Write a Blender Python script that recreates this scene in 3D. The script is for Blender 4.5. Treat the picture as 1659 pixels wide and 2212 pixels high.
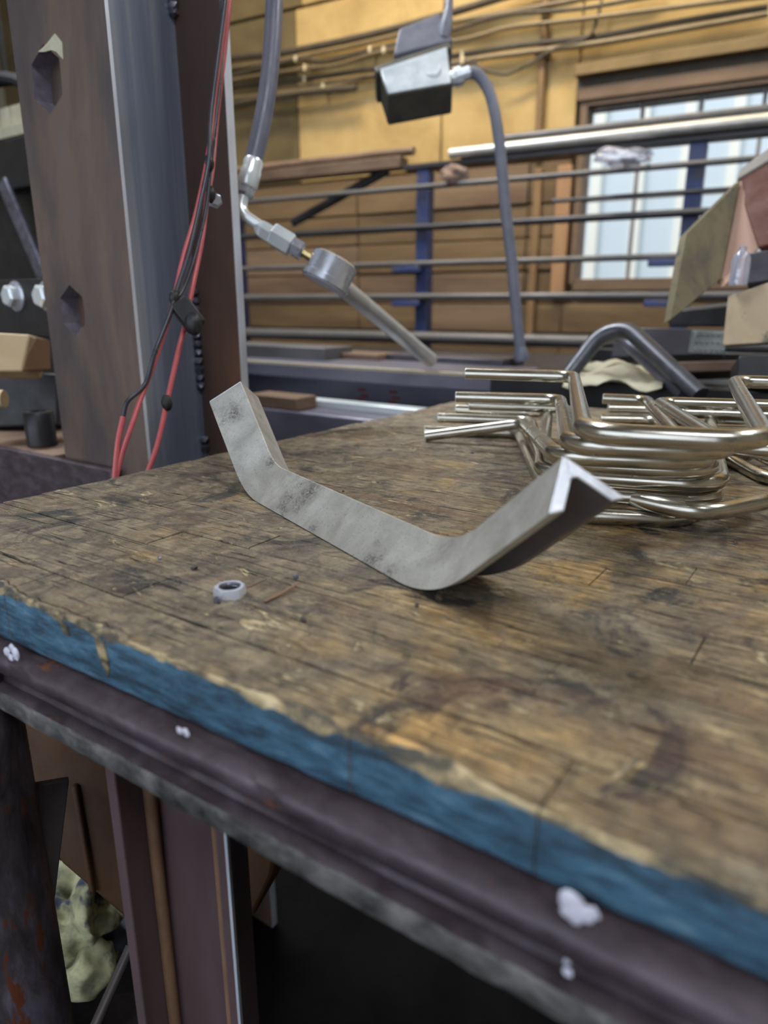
import bpy, bmesh, math, random
from mathutils import Vector, Matrix, noise
random.seed(7)
for o in list(bpy.data.objects): bpy.data.objects.remove(o)
SC = bpy.context.scene
COL = SC.collection
R = math.radians

# ------------------------------------------------------------------ camera, world, lights
F, CX, CY, PITCH, H = 1530.0, 829.5, 1106.0, R(16.4), 1.06
TZ = 0.90                                    # height of the bench top
cam = bpy.data.cameras.new('camera'); camo = bpy.data.objects.new('camera', cam); COL.objects.link(camo)
camo.location = (0, 0, H); camo.rotation_euler = (R(90) - PITCH, 0, 0)
cam.sensor_fit = 'VERTICAL'; cam.sensor_height = 36.0; cam.sensor_width = 27.0
cam.lens = F / 2212 * 36.0
cam.clip_start = 0.01
cam.dof.use_dof = True; cam.dof.focus_distance = 0.57; cam.dof.aperture_fstop = 5.0
SC.camera = camo

w = bpy.data.worlds.new('world'); SC.world = w; w.use_nodes = True
bg = w.node_tree.nodes['Background']; bg.inputs[0].default_value = (0.80, 0.88, 1.0, 1); bg.inputs[1].default_value = 2.2
SC.view_settings.view_transform = 'Standard'; SC.view_settings.look = 'None'
SC.view_settings.exposure = 0.0; SC.view_settings.gamma = 1.0; SC.view_settings.use_curve_mapping = False

def area(name, loc, target, sx, sy, power, col):
    l = bpy.data.lights.new(name, 'AREA'); l.shape = 'RECTANGLE'; l.size = sx; l.size_y = sy; l.energy = power; l.color = col
    o = bpy.data.objects.new(name, l); COL.objects.link(o); o.location = loc
    o.rotation_euler = (Vector(target) - Vector(loc)).to_track_quat('-Z', 'Y').to_euler()
    return o
area('shop_light_key', (-1.0, 2.1, 3.95), (-0.2, 0.9, 0.9), 1.8, 0.5, 165, (0.92, 0.96, 1.0))
area('fill_light_front', (0.6, -1.6, 3.95), (0.3, 0.6, 0.9), 1.8, 0.5, 66, (0.92, 0.95, 1.0))  # added fill from the camera side, not a known lamp
area('fill_light_side', (2.6, 0.9, 3.95), (1.0, 1.2, 0.9), 1.8, 0.5, 75, (0.95, 0.97, 1.0))  # added side fill, brightens the column web and rear flange
wl = area('wall_light', (0.1, 2.7, 3.9), (0.4, 3.55, 2.2), 2.6, 0.25, 42, (1.0, 0.82, 0.52)); wl.data.spread = R(110)
sun = bpy.data.lights.new('sun', 'SUN'); sun.energy = 1.5; sun.angle = R(1); suno = bpy.data.objects.new('sun', sun); COL.objects.link(suno)
suno.rotation_euler = (R(38), R(-18), R(-35))

# ------------------------------------------------------------------ geometry of the photograph's view (metres)
SP, CP = math.sin(PITCH), math.cos(PITCH)
CAM = Vector((0, 0, H))
def ray(x, y):
    a = (x - CX) / F; b = (y - CY) / F
    return Vector((a, CP - b * SP, -(SP + b * CP)))
def PD(x, y, d): return CAM + ray(x, y) * d                     # at a distance
def PZ(x, y, z=TZ):                                             # on a level
    r = ray(x, y); return CAM + r * ((z - H) / r.z)
class Frame:                                                     # a frame turned about the vertical: s sideways, q inwards, z up
    def __init__(self, deg):
        a = R(deg); self.rz = a - math.pi / 2
        self.X = Vector((math.sin(a), -math.cos(a), 0)); self.Y = Vector((math.cos(a), math.sin(a), 0))
        self.M = Matrix.Rotation(self.rz, 4, 'Z')
    def sq(self, p): return Vector((p.dot(self.X), p.dot(self.Y), p.z))
    def on(self, x, y, q):                                       # pixel on the upright plane at q, in frame coords
        r = ray(x, y); t = q / r.dot(self.Y); return self.sq(CAM + r * t)
    def w(self, s, q, z): return self.X * s + self.Y * q + Vector((0, 0, z))
TF = Frame(55.5)      # bench, press
RF = Frame(61.0)      # rack, back wall

# ------------------------------------------------------------------ mesh builder
class MB:
    def __init__(self): self.v = []; self.f = []; self.mi = []
    def add(self, vs, fs, m=0):
        n = len(self.v); self.v += [Vector(p) for p in vs]; self.f += [[i + n for i in f] for f in fs]; self.mi += [m] * len(fs); return self
    def box(self, a, b, m=0, M=None):
        x0, y0, z0 = a; x1, y1, z1 = b
        vs = [Vector(p) for p in ((x0,y0,z0),(x1,y0,z0),(x1,y1,z0),(x0,y1,z0),(x0,y0,z1),(x1,y0,z1),(x1,y1,z1),(x0,y1,z1))]
        if M: vs = [M @ p for p in vs]
        return self.add(vs, [(0,3,2,1),(4,5,6,7),(0,1,5,4),(1,2,6,5),(2,3,7,6),(3,0,4,7)], m)
    def ext(self, poly, vec, m=0):                               # polygon (3-D points) swept along a vector, closed
        n = len(poly); p = [Vector(q) for q in poly]; vec = Vector(vec)
        nn = Vector((0,0,0))
        for i in range(n): nn += (p[i] - p[0]).cross(p[(i+1) % n] - p[0])
        if nn.dot(vec) > 0: p = p[::-1]
        vs = p + [q + vec for q in p]
        fs = [list(range(n)), list(range(2*n-1, n-1, -1))] + [[(i+1) % n, i, i+n, (i+1) % n + n] for i in range(n)]
        return self.add(vs, fs, m)
    def sweep(self, path, prof, ups=None, m=0, cap=True, closed_prof=True):
        # prof: list of (side, up); path: points; ups: up vectors or None for parallel transport
        pts = [Vector(p) for p in path]; n = len(pts); k = len(prof); vs = []
        T = []
        for i in range(n):
            a = pts[max(i-1, 0)]; b = pts[min(i+1, n-1)]; T.append((b - a).normalized())
        if ups is None:
            u = Vector((0,0,1)) if abs(T[0].z) < .9 else Vector((1,0,0))
            u = (u - T[0] * u.dot(T[0])).normalized(); us = [u]
            for i in range(1, n):
                u = us[-1]; u = (u - T[i] * u.dot(T[i])).normalized(); us.append(u)
        else:
            us = [((Vector(u) - t * Vector(u).dot(t)).normalized()) for u, t in zip(ups, T)]
        for p, t, u in zip(pts, T, us):
            s = t.cross(u)
            for a, b in (prof if not callable(prof) else prof(p)): vs.append(p + s * a + u * b)
        fs = []
        for i in range(n-1):
            for j in range(k if closed_prof else k-1):
                fs.append((i*k+j, i*k+(j+1) % k, (i+1)*k+(j+1) % k, (i+1)*k+j))
        if cap and closed_prof: fs += [tuple(range(k-1, -1, -1)), tuple(range((n-1)*k, n*k))]
        return self.add(vs, fs, m)
    def tube(self, path, r, n=12, m=0, cap=True):
        return self.sweep(path, [(r*math.cos(-2*math.pi*j/n), r*math.sin(-2*math.pi*j/n)) for j in range(n)], m=m, cap=cap)
    def lathe(self, a, b, prof, n=24, m=0):                      # prof: (metres along axis, radius)
        a = Vector(a); d = (Vector(b) - a).normalized()
        u = d.orthogonal().normalized(); s = d.cross(u); vs = []
        for t, r in prof:
            for j in range(n):
                an = 2*math.pi*j/n; vs.append(a + d*t + (u*math.cos(an) + s*math.sin(an))*max(r, 1e-5))
        fs = [((i)*n+j, (i)*n+(j+1) % n, (i+1)*n+(j+1) % n, (i+1)*n+j) for i in range(len(prof)-1) for j in range(n)]
        fs += [tuple(range(n-1, -1, -1)), tuple(range((len(prof)-1)*n, len(prof)*n))]
        return self.add(vs, fs, m)
    def blob(self, c, r, m=0, seed=0, flat=(1,1,1), sub=2, rough=.25):
        bm = bmesh.new(); bmesh.ops.create_icosphere(bm, subdivisions=sub, radius=1)
        vs = []
        for v in bm.verts:
            k = 1 + rough * noise.noise(v.co * 1.7 + Vector((seed*3.1, seed*1.7, 0)))
            vs.append(Vector(c) + Vector((v.co.x*flat[0], v.co.y*flat[1], v.co.z*flat[2])) * r * k)
        fs = [[v.index for v in f.verts] for f in bm.faces]; bm.free()
        return self.add(vs, fs, m)
    def build(self, name, mats, parent=None, smooth=40, bevel=0, M=None, seg=2):
        me = bpy.data.meshes.new(name)
        vs = self.v if M is None else [M @ p for p in self.v]
        me.from_pydata([tuple(p) for p in vs], [], self.f)
        for mt in (mats if isinstance(mats, (list, tuple)) else [mats]): me.materials.append(mt)
        for p, i in zip(me.polygons, self.mi): p.material_index = i
        bm = bmesh.new(); bm.from_mesh(me); bmesh.ops.recalc_face_normals(bm, faces=bm.faces); bm.to_mesh(me); bm.free()
        if smooth:
            me.shade_smooth(); me.set_sharp_from_angle(angle=R(smooth))
        o = bpy.data.objects.new(name, me); COL.objects.link(o)
        if parent: o.parent = parent
        if bevel:
            b = o.modifiers.new('bevel', 'BEVEL'); b.width = bevel; b.segments = seg; b.limit_method = 'ANGLE'; b.angle_limit = R(35)
        return o
def tag(o, label, cat, group=None, kind=None):
    if label: o['label'] = label
    if cat: o['category'] = cat
    if group: o['group'] = group
    if kind: o['kind'] = kind
    return o
def thing(name, label, cat, loc=(0,0,0), rz=0, group=None):
    o = bpy.data.objects.new(name, None); COL.objects.link(o); o.empty_display_size = .05
    o.location = loc; o.rotation_euler = (0, 0, rz)
    return tag(o, label, cat, group)
def single(mb, name, mats, label, cat, group=None, **k):
    # one-mesh thing with its origin at the base of the mesh
    lo = Vector((min(p.x for p in mb.v), min(p.y for p in mb.v), min(p.z for p in mb.v)))
    hi = Vector((max(p.x for p in mb.v), max(p.y for p in mb.v), max(p.z for p in mb.v)))
    c = Vector(((lo.x+hi.x)/2, (lo.y+hi.y)/2, lo.z))
    mb.v = [p - c for p in mb.v]
    o = mb.build(name, mats, **k); o.location = c
    return tag(o, label, cat, group)
def structure(mb, name, mats, parent=None, **k):
    o = mb.build(name, mats, parent, **k)
    if parent is None: o['kind'] = 'structure'
    return o
def fillet(pts, rad, n=6):
    pts = [Vector(p) for p in pts]
    if not isinstance(rad, (list, tuple)): rad = [rad] * len(pts)
    out = [pts[0]]
    for i in range(1, len(pts)-1):
        a = (pts[i-1]-pts[i]); b = (pts[i+1]-pts[i]); la, lb = a.length, b.length; a.normalize(); b.normalize()
        ang = a.angle(b); t = min(rad[i] / math.tan(ang/2), la*.48, lb*.48); r = t * math.tan(ang/2)
        c = pts[i] + (a+b).normalized() * (r / math.sin(ang/2))
        p0 = pts[i] + a*t - c; p1 = pts[i] + b*t - c; tot = p0.angle(p1); ax = p0.cross(p1).normalized()
        for j in range(n+1): out.append(c + Matrix.Rotation(tot*j/n, 3, ax) @ p0)
    out.append(pts[-1]); return out
def spline(pts, n=8):
    P = [Vector(p) for p in pts]; P = [2*P[0]-P[1]] + P + [2*P[-1]-P[-2]]; out = []
    for i in range(1, len(P)-2):
        for j in range(n):
            t = j/n; a, b, c, d = P[i-1], P[i], P[i+1], P[i+2]
            out.append(.5*((2*b) + (c-a)*t + (2*a-5*b+4*c-d)*t*t + (3*b-a-3*c+d)*t*t*t))
    out.append(P[-2]); return out
def quad_block(px, d, thick, bow=None):
    # a slab whose visible face has these four corners (pixel, distance), running back by thick
    f = [PD(x, y, dd) for (x, y), dd in zip(px, d if isinstance(d, (list, tuple)) else [d]*len(px))]
    n = (f[1]-f[0]).cross(f[2]-f[0]).normalized()
    if n.dot(f[0]-CAM) < 0: n = -n
    return MB().ext(f, n*thick)

# ------------------------------------------------------------------ materials
def nodes(name):
    m = bpy.data.materials.new(name); m.use_nodes = True; nt = m.node_tree; nt.nodes.clear()
    out = nt.nodes.new('ShaderNodeOutputMaterial'); b = nt.nodes.new('ShaderNodeBsdfPrincipled'); nt.links.new(b.outputs[0], out.inputs[0])
    return m, nt, b
class NT:
    def __init__(self, nt): self.nt = nt
    def n(self, t, **k):
        x = self.nt.nodes.new(t)
        for a, v in k.items(): setattr(x, a, v)
        return x
    def l(self, a, b): self.nt.links.new(a, b)
    def coord(self, scale=(1,1,1), rot=(0,0,0), loc=(0,0,0), out='Object'):
        tc = self.n('ShaderNodeTexCoord'); mp = self.n('ShaderNodeMapping')
        mp.inputs['Scale'].default_value = scale; mp.inputs['Rotation'].default_value = rot; mp.inputs['Location'].default_value = loc
        self.l(tc.outputs[out], mp.inputs[0]); return mp.outputs[0]
    def noise(self, vec, scale, detail=4, rough=.6, dist=0):
        x = self.n('ShaderNodeTexNoise'); x.inputs['Scale'].default_value = scale; x.inputs['Detail'].default_value = detail
        x.inputs['Roughness'].default_value = rough; x.inputs['Distortion'].default_value = dist; self.l(vec, x.inputs['Vector']); return x.outputs[0]
    def ramp(self, fac, stops, interp='LINEAR'):
        x = self.n('ShaderNodeValToRGB'); x.color_ramp.interpolation = interp; e = x.color_ramp.elements
        while len(e) < len(stops): e.new(.5)
        for el, (p, c) in zip(e, stops):
            el.position = p; el.color = (*c, 1) if isinstance(c, tuple) else (c, c, c, 1)
        self.l(fac, x.inputs[0]); return x.outputs[0]
    def mix(self, fac, a, b, mode='MIX'):
        x = self.n('ShaderNodeMix', data_type='RGBA', blend_type=mode)
        for s, v in ((x.inputs[0], fac), (x.inputs[6], a), (x.inputs[7], b)):
            if hasattr(v, 'links'): self.l(v, s)
            elif isinstance(v, tuple): s.default_value = (*v, 1)
            else: s.default_value = v
        return x.outputs[2]
    def math(self, op, a, b=0.0, clamp=False):
        x = self.n('ShaderNodeMath', operation=op, use_clamp=clamp)
        for s, v in ((x.inputs[0], a), (x.inputs[1], b)):
            if hasattr(v, 'links'): self.l(v, s)
            else: s.default_value = v
        return x.outputs[0]
    def bump(self, h, bsdf, strength=.3, dist=.001):
        x = self.n('ShaderNodeBump'); x.inputs['Strength'].default_value = strength; x.inputs['Distance'].default_value = dist
        self.l(h, x.inputs['Height']); self.l(x.outputs[0], bsdf.inputs['Normal'])
def surf(name, cols, scale=8, stretch=(1,1,1), rough=.5, metal=0.0, bump=.2, bdist=.001, spots=None, spot_scale=40, spot_at=.62, detail=5, rvar=.12, spec=None, dist=.4):
    m, nt, b = nodes(name); k = NT(nt); v = k.coord(stretch)
    f = k.noise(v, scale, detail, .62, dist); n = len(cols)
    st = [(.3 + .4*i/max(n-1, 1), c) for i, c in enumerate(cols)]
    c = k.ramp(f, st) if n > 1 else None
    f2 = k.noise(v, spot_scale, 4, .65)
    if spots:
        msk = k.ramp(f2, [(spot_at, 0.0), (min(spot_at+.07, 1), 1.0)])
        c = k.mix(msk, c if c is not None else cols[0], spots)
    if c is None: b.inputs['Base Color'].default_value = (*cols[0], 1)
    else: k.l(c, b.inputs['Base Color'])
    k.l(k.ramp(f2, [(.25, max(rough-rvar, .03)), (.75, min(rough+rvar, 1.))]), b.inputs['Roughness'])
    b.inputs['Metallic'].default_value = metal
    if spec is not None: b.inputs['Specular IOR Level'].default_value = spec
    if bump: k.bump(k.math('ADD', k.math('MULTIPLY', f, .5), f2), b, bump, bdist)
    return m

def bench_wood():
    m, nt, b = nodes('worn_bench_wood'); k = NT(nt)
    obj = k.coord(); oi = k.n('ShaderNodeObjectInfo')
    sx = k.n('ShaderNodeSeparateXYZ'); k.l(obj, sx.inputs[0])
    # grain runs along the strips
    g = k.noise(k.coord((9, 80, 30)), 1.0, 9, .70, 2.2)
    g2 = k.noise(k.coord((30, 300, 60)), 1.0, 7, .72, 1.2)
    base = k.ramp(g, [(.32, (.055,.042,.028)), (.43, (.19,.138,.075)), (.53, (.36,.27,.145)), (.66, (.60,.47,.27))])
    tint = k.ramp(oi.outputs['Random'], [(0, (.66,.66,.68)), (.5, (.92,.89,.85)), (1, (1.08,.94,.76))])
    base = k.mix(1.0, base, tint, 'MULTIPLY')
    base = k.mix(.42, base, k.ramp(g2, [(.37, (.030,.024,.019)), (.48, (.24,.175,.095)), (.62, (.66,.53,.32))]))
    # broad colour patches: ochre and grey
    pc = k.noise(obj, 8, 4, .6, .8)
    base = k.mix(.8, base, k.ramp(pc, [(.38, (.50,.50,.54)), (.5, (1,1,1)), (.61, (1.25,1.04,.66))]), 'MULTIPLY')
    # rubbed-in grey dirt, worn thickest on the end towards the press
    d1 = k.noise(obj, 9, 7, .66, .8)
    dirt = k.ramp(k.math('ADD', d1, k.math('ADD', k.math('MULTIPLY', sx.outputs[0], -.40), .200)), [(.44, 0.0), (.60, .93)])
    dcol = k.ramp(k.noise(obj, 55, 7, .70, .5), [(.34, (.070,.058,.047)), (.48, (.155,.128,.094)), (.63, (.29,.24,.165))])
    base = k.mix(dirt, base, dcol)
    # oil stains
    st = k.noise(obj, 13, 9, .72, 1.0)
    base = k.mix(k.ramp(st, [(.55, 0.0), (.62, .85)]), base, (.026,.024,.028))
    # rust-red rubs
    rr = k.noise(k.coord((6, 20, 8), loc=(3.1, 7.7, 0)), 1.0, 6, .62, .6)
    base = k.mix(k.ramp(rr, [(.55, 0.0), (.68, .6)]), base, (.15,.070,.040))
    # fresh pale scars where the skin has torn off
    sc = k.noise(k.coord((20, 46, 20), rot=(0,0,.25), loc=(9,2,0)), 1.0, 9, .74, 1.4)
    scm = k.ramp(sc, [(.575, 0.0), (.62, .92)])
    base = k.mix(scm, base, k.ramp(g2, [(.38, (.22,.16,.085)), (.58, (.72,.60,.38))]))
    mo = k.noise(obj, 90, 8, .78, .6)
    base = k.mix(.70, base, k.ramp(mo, [(.34, (.38,.36,.36)), (.47, (.95,.95,.95)), (.62, (1.45,1.40,1.28))]), 'MULTIPLY')
    # dark checks and cuts at several angles
    cuts = None
    for i, (rot, s1, s2, t) in enumerate(((.05, 16, 300, .645), (-.30, 20, 240, .665), (.85, 18, 230, .675), (1.5, 14, 260, .67))):
        cn = k.noise(k.coord((s1, s2, 40), rot=(0,0,rot), loc=(i*5.3, i*2.9, 0)), 1.0, 5, .60, .5)
        cm = k.ramp(cn, [(t-.02, 0.0), (t+.02, .94)])
        base = k.mix(cm, base, (.012,.010,.010)); cuts = cm if cuts is None else k.math('MAXIMUM', cuts, cm)
    # metal dust specks
    vo = k.n('ShaderNodeTexVoronoi'); vo.inputs['Scale'].default_value = 420; k.l(obj, vo.inputs['Vector'])
    spk = k.math('MULTIPLY', k.ramp(vo.outputs['Distance'], [(.12, 1.0), (.20, 0.0)]), k.ramp(k.noise(obj, 40, 4, .6), [(.46, 0.0), (.60, .75)]))
    base = k.mix(spk, base, (.40,.40,.42))
    k.l(base, b.inputs['Base Color'])
    k.l(k.ramp(k.noise(obj, 30, 4), [(.3, .46), (.7, .74)]), b.inputs['Roughness'])
    h = k.math('ADD', k.math('MULTIPLY', g2, .8), k.math('ADD', k.math('MULTIPLY', scm, -.5), k.math('ADD', k.math('MULTIPLY', k.noise(obj, 170, 6, .72), .7), k.math('MULTIPLY', cuts, -1.0))))
    k.bump(h, b, .9, .0018)
    return m
def blue_paint():
    m, nt, b = nodes('worn_blue_paint'); k = NT(nt); obj = k.coord()
    f = k.noise(k.coord((22, 60, 110)), 1.0, 10, .78, .25)
    c = k.ramp(f, [(.34, (.012,.018,.026)), (.45, (.028,.068,.108)), (.56, (.062,.165,.26)), (.68, (.19,.32,.40))])
    sc = k.noise(k.coord((22, 60, 90), rot=(.3,.5,.2)), 1.0, 6, .7, 1.0)
    c = k.mix(k.ramp(sc, [(.66, 0.0), (.70, .85)]), c, (.42,.33,.19))
    k.l(c, b.inputs['Base Color']); b.inputs['Roughness'].default_value = .62
    k.bump(k.noise(k.coord((40, 120, 160)), 1.0, 6, .7), b, .8, .0015)
    return m
def bar_steel(marks=()):
    m, nt, b = nodes('cleaned_grey_steel'); k = NT(nt); obj = k.coord()
    f = k.noise(obj, 26, 5, .6, .4)
    c = k.ramp(f, [(.32, (.38,.37,.34)), (.5, (.52,.515,.48)), (.66, (.66,.66,.63))])
    fine = k.noise(obj, 620, 3, .7)
    c = k.mix(k.ramp(fine, [(.58, 0.0), (.72, .55)]), c, (.05,.045,.045))
    # mill-scale pits in a few places
    bl = k.noise(k.coord(loc=(1.7, .4, 0)), 17, 4, .6)
    pm = k.math('MULTIPLY', k.ramp(bl, [(.60, 0.0), (.70, 1.0)]), k.ramp(fine, [(.40, 0.0), (.56, 1.0)]))
    c = k.mix(k.math('MULTIPLY', pm, .8), c, (.035,.025,.028))
    for (mx, my, mz), mr in marks:
        vd = k.n('ShaderNodeVectorMath', operation='DISTANCE'); k.l(obj, vd.inputs[0]); vd.inputs[1].default_value = (mx, my, mz)
        mk = k.math('MULTIPLY', k.ramp(k.math('DIVIDE', vd.outputs['Value'], mr), [(.15, .85), (1.0, 0.0)]), k.ramp(k.noise(obj, 420, 5, .75), [(.40, .15), (.60, 1.0)]))
        c = k.mix(mk, c, (.055,.042,.048))
    k.l(c, b.inputs['Base Color']); b.inputs['Metallic'].default_value = .55
    k.l(k.ramp(f, [(.3, .52), (.7, .40)]), b.inputs['Roughness'])
    k.bump(k.math('ADD', fine, k.math('MULTIPLY', k.noise(obj, 90, 4), 1.0)), b, .22, .0006)
    return m
M = {}
M['wood'] = bench_wood(); M['blue'] = blue_paint()
M['rawwood'] = surf('raw_splintered_wood', [(.030,.040,.050), (.10,.085,.06), (.46,.36,.20), (.70,.58,.38)], 42, (.8,1.6,1.6), .8, 0, .9, .002, detail=8)
M['bar_inside'] = surf('shaded_bar_steel', [(.085,.075,.082), (.125,.112,.122)], 30, rough=.5, metal=.4, bump=.1)  # inside of the angle: its shade put into a darker colour
M['bar_cut'] = surf('fresh_cut_steel', [(.60,.64,.72), (.80,.84,.92)], 120, (1,1,1), .40, .5, .5, .0006)
M['rod'] = surf('nickel_rod', [(.46,.44,.38), (.58,.56,.50)], 14, (1,1,1), .24, 1.0, .05, .0004, rvar=.06)
M['rod_end'] = surf('sawn_rod_end', [(.60,.64,.60), (.74,.78,.72)], 90, (1,1,1), .4, .8, .3, .0004)
M['nut'] = surf('zinc_nut', [(.60,.65,.76), (.78,.83,.94)], 120, (1,1,1), .3, .45, .25, .0004)
M['rail'] = surf('scaled_angle_iron', [(.045,.033,.039), (.082,.061,.073), (.135,.105,.125)], 60, (.6,1.2,1.2), .46, .3, .6, .0010, spots=(.20,.080,.045), spot_scale=75, spot_at=.63, detail=9)
M['rail_low'] = surf('pitted_grey_edge', [(.030,.030,.032), (.115,.112,.108), (.25,.24,.235)], 95, (.6,1,1), .6, .3, .8, .0018)
M['splash'] = surf('white_paint_splash', [(.62,.62,.74), (.74,.74,.86)], 60, rough=.5, bump=.3)
M['legsteel'] = surf('primed_channel', [(.085,.055,.060), (.14,.094,.10), (.18,.125,.13)], 9, (1,1,.25), .5, .25, .25, .001)
M['legfillet'] = surf('rusty_fillet', [(.17,.095,.055), (.26,.155,.09)], 60, (1,1,.4), .7, .1, .6, .001)
M['pipeleg'] = surf('rusty_pipe', [(.030,.024,.026), (.10,.085,.095), (.22,.20,.27)], 45, (1,1,.35), .36, .5, .9, .0014, spots=(.18,.060,.030), spot_scale=60, spot_at=.56, detail=9)
M['rustbrown'] = surf('rust_brown_plate', [(.045,.020,.010), (.095,.045,.020), (.15,.07,.03)], 10, (1,1,.7), .7, .1, .4, .001)
M['darkplate'] = surf('dark_plate', [(.075,.064,.066), (.13,.115,.118)], 12, rough=.55, metal=.4, bump=.2)
M['column'] = surf('red_oxide_steel', [(.070,.062,.070), (.115,.090,.088), (.185,.130,.105), (.150,.130,.120)], 9, (1,1,.32), .40, .30, .12, .001, detail=6)
M['column_in'] = surf('red_oxide_inner', [(.085,.060,.056), (.135,.085,.070), (.24,.125,.075)], 7, (1,1,.25), .45, .2, .15, .001)
M['web'] = surf('blue_grey_mill_steel', [(.15,.18,.27), (.25,.29,.40), (.46,.48,.50)], 14, (1.6,1.6,.05), .34, .35, .06, .001, rvar=.08)
M['edge'] = surf('bare_steel_edge', [(.70,.76,.88), (.85,.90,1.0)], 20, (1,1,.3), .40, .5, .1, .0005)
M['weld'] = surf('weld_bead', [(.10,.10,.13), (.26,.26,.34)], 50, rough=.4, metal=.7, bump=.5)
M['cutedge'] = surf('torch_cut_edge', [(.22,.20,.26), (.42,.40,.48)], 60, (1,1,1), .45, .5, .7, .0015)
M['yellowmark'] = surf('yellow_chalk', [(.48,.46,.32), (.62,.60,.46)], 60, rough=.8)
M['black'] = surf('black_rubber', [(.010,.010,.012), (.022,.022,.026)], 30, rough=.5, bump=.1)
M['blacksteel'] = surf('black_painted_steel', [(.014,.014,.016), (.035,.034,.038)], 14, rough=.42, metal=.3, bump=.15)
M['hose'] = surf('grey_hose', [(.12,.13,.18), (.16,.17,.22)], 40, rough=.38, bump=.05)
M['conduit'] = surf('grey_conduit', [(.14,.15,.20), (.18,.19,.24)], 40, rough=.42, bump=.05)
M['redwire'] = surf('red_wire', [(.46,.085,.095), (.56,.13,.135)], 30, rough=.36, bump=.0)
M['blackwire'] = surf('black_wire', [(.030,.031,.040), (.055,.056,.075)], 30, rough=.32, bump=.0)
M['chrome'] = surf('plated_fitting', [(.74,.81,.85), (.86,.92,.96)], 30, rough=.24, metal=.40, bump=.02, rvar=.05)
M['steelgrey'] = surf('gauge_steel', [(.40,.42,.48), (.54,.56,.62)], 12, rough=.26, metal=.55, bump=.05)
M['brass'] = surf('brass', [(.55,.42,.20), (.66,.52,.28)], 30, rough=.3, metal=.9, bump=.03)
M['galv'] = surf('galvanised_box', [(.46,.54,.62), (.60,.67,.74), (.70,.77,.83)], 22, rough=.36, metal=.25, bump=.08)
M['galv_shade'] = surf('box_shadow_steel', [(.050,.050,.044), (.085,.083,.072)], 22, rough=.5, metal=.35, bump=.08)  # shade of the box underside put into the body colour
M['bentsteel'] = surf('dark_bent_steel', [(.055,.058,.070), (.10,.105,.125)], 20, rough=.38, metal=.5, bump=.1)
M['pipe'] = surf('pale_pipe', [(.46,.45,.43), (.62,.61,.58)], 16, (1,1,1), .38, .5, .1)
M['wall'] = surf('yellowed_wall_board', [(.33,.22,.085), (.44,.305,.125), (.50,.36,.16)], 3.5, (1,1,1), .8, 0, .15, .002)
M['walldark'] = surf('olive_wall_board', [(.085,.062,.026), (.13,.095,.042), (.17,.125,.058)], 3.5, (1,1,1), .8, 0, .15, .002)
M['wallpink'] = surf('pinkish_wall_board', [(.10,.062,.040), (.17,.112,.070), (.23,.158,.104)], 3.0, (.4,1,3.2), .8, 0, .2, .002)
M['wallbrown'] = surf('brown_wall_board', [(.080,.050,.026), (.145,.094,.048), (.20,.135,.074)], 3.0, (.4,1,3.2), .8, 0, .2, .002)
M['batten'] = surf('stained_batten', [(.16,.095,.045), (.26,.16,.08)], 9, (1,1,.3), .75, 0, .2)
M['header'] = surf('brown_timber', [(.11,.070,.045), (.19,.125,.080)], 8, (.3,1,1), .75, 0, .3)
M['jamb2'] = surf('ochre_ledge', [(.17,.115,.05), (.24,.165,.075)], 6, rough=.8, bump=.1)
M['jamb'] = surf('orange_jamb', [(.30,.165,.085), (.40,.235,.125)], 9, (1,1,.3), .75, 0, .2)
M['muntin'] = surf('window_bar', [(.16,.16,.17), (.24,.24,.25)], 9, rough=.5, bump=0)
M['rackblue'] = surf('blue_rack_paint', [(.018,.030,.10), (.035,.055,.17), (.07,.065,.07)], 10, rough=.5, bump=.1)
M['rackbar'] = surf('dark_rack_bar', [(.030,.030,.036), (.060,.060,.070)], 10, (.3,1,1), .45, .4, .1)
M['rackdull'] = surf('dull_rack_bar', [(.085,.083,.088), (.15,.145,.15)], 10, (.3,1,1), .5, .3, .1)
M['rusty'] = surf('rusty_stock', [(.09,.055,.038), (.17,.11,.075), (.23,.15,.10)], 10, (.3,1,1), .65, .2, .3)
M['conduits'] = surf('painted_conduit', [(.12,.085,.042), (.18,.13,.068)], 8, rough=.5, bump=.05)
M['cable'] = surf('dusty_cable', [(.045,.035,.024), (.085,.066,.042)], 8, rough=.6, bump=.05)
M['clip'] = surf('pale_clip', [(.58,.50,.34)], rough=.4, bump=0)
M['stocksteel'] = surf('blue_mill_stock', [(.11,.11,.15), (.18,.18,.24), (.25,.24,.29)], 6, (.2,1,1), .38, .45, .1)
M['stockedge'] = surf('pale_stock_edge', [(.36,.31,.24), (.52,.46,.37)], 8, (.2,1,1), .5, .3, .1)
M['brightbar'] = surf('bright_bar', [(.66,.74,.76), (.82,.88,.90)], 14, (.2,1,1), .35, .4, .05)
M['redmark'] = surf('red_chalk', [(.26,.055,.05)], rough=.8, bump=0)
M['osb'] = surf('stained_plywood', [(.085,.078,.055), (.165,.138,.080), (.21,.175,.105)], 13, (1,1,1), .8, 0, .2, spots=(.075,.078,.075), spot_scale=14, spot_at=.60)
M['pinkboard'] = surf('pink_board', [(.40,.25,.19), (.48,.31,.245)], 12, rough=.8, bump=.1)
M['dullrag'] = surf('dull_pink_rag', [(.20,.135,.11), (.28,.20,.17)], 20, rough=.9, bump=.3)
M['redblock'] = surf('red_brown_block', [(.085,.024,.014), (.125,.038,.022)], 14, rough=.7, bump=.2)
M['tanboard'] = surf('tan_plywood', [(.36,.28,.18), (.46,.37,.25)], 14, rough=.8, bump=.15, spots=(.14,.125,.105), spot_scale=20, spot_at=.57)
M['greyboard'] = surf('grey_board', [(.25,.23,.21), (.33,.31,.28)], 14, rough=.8, bump=.1)
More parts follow.
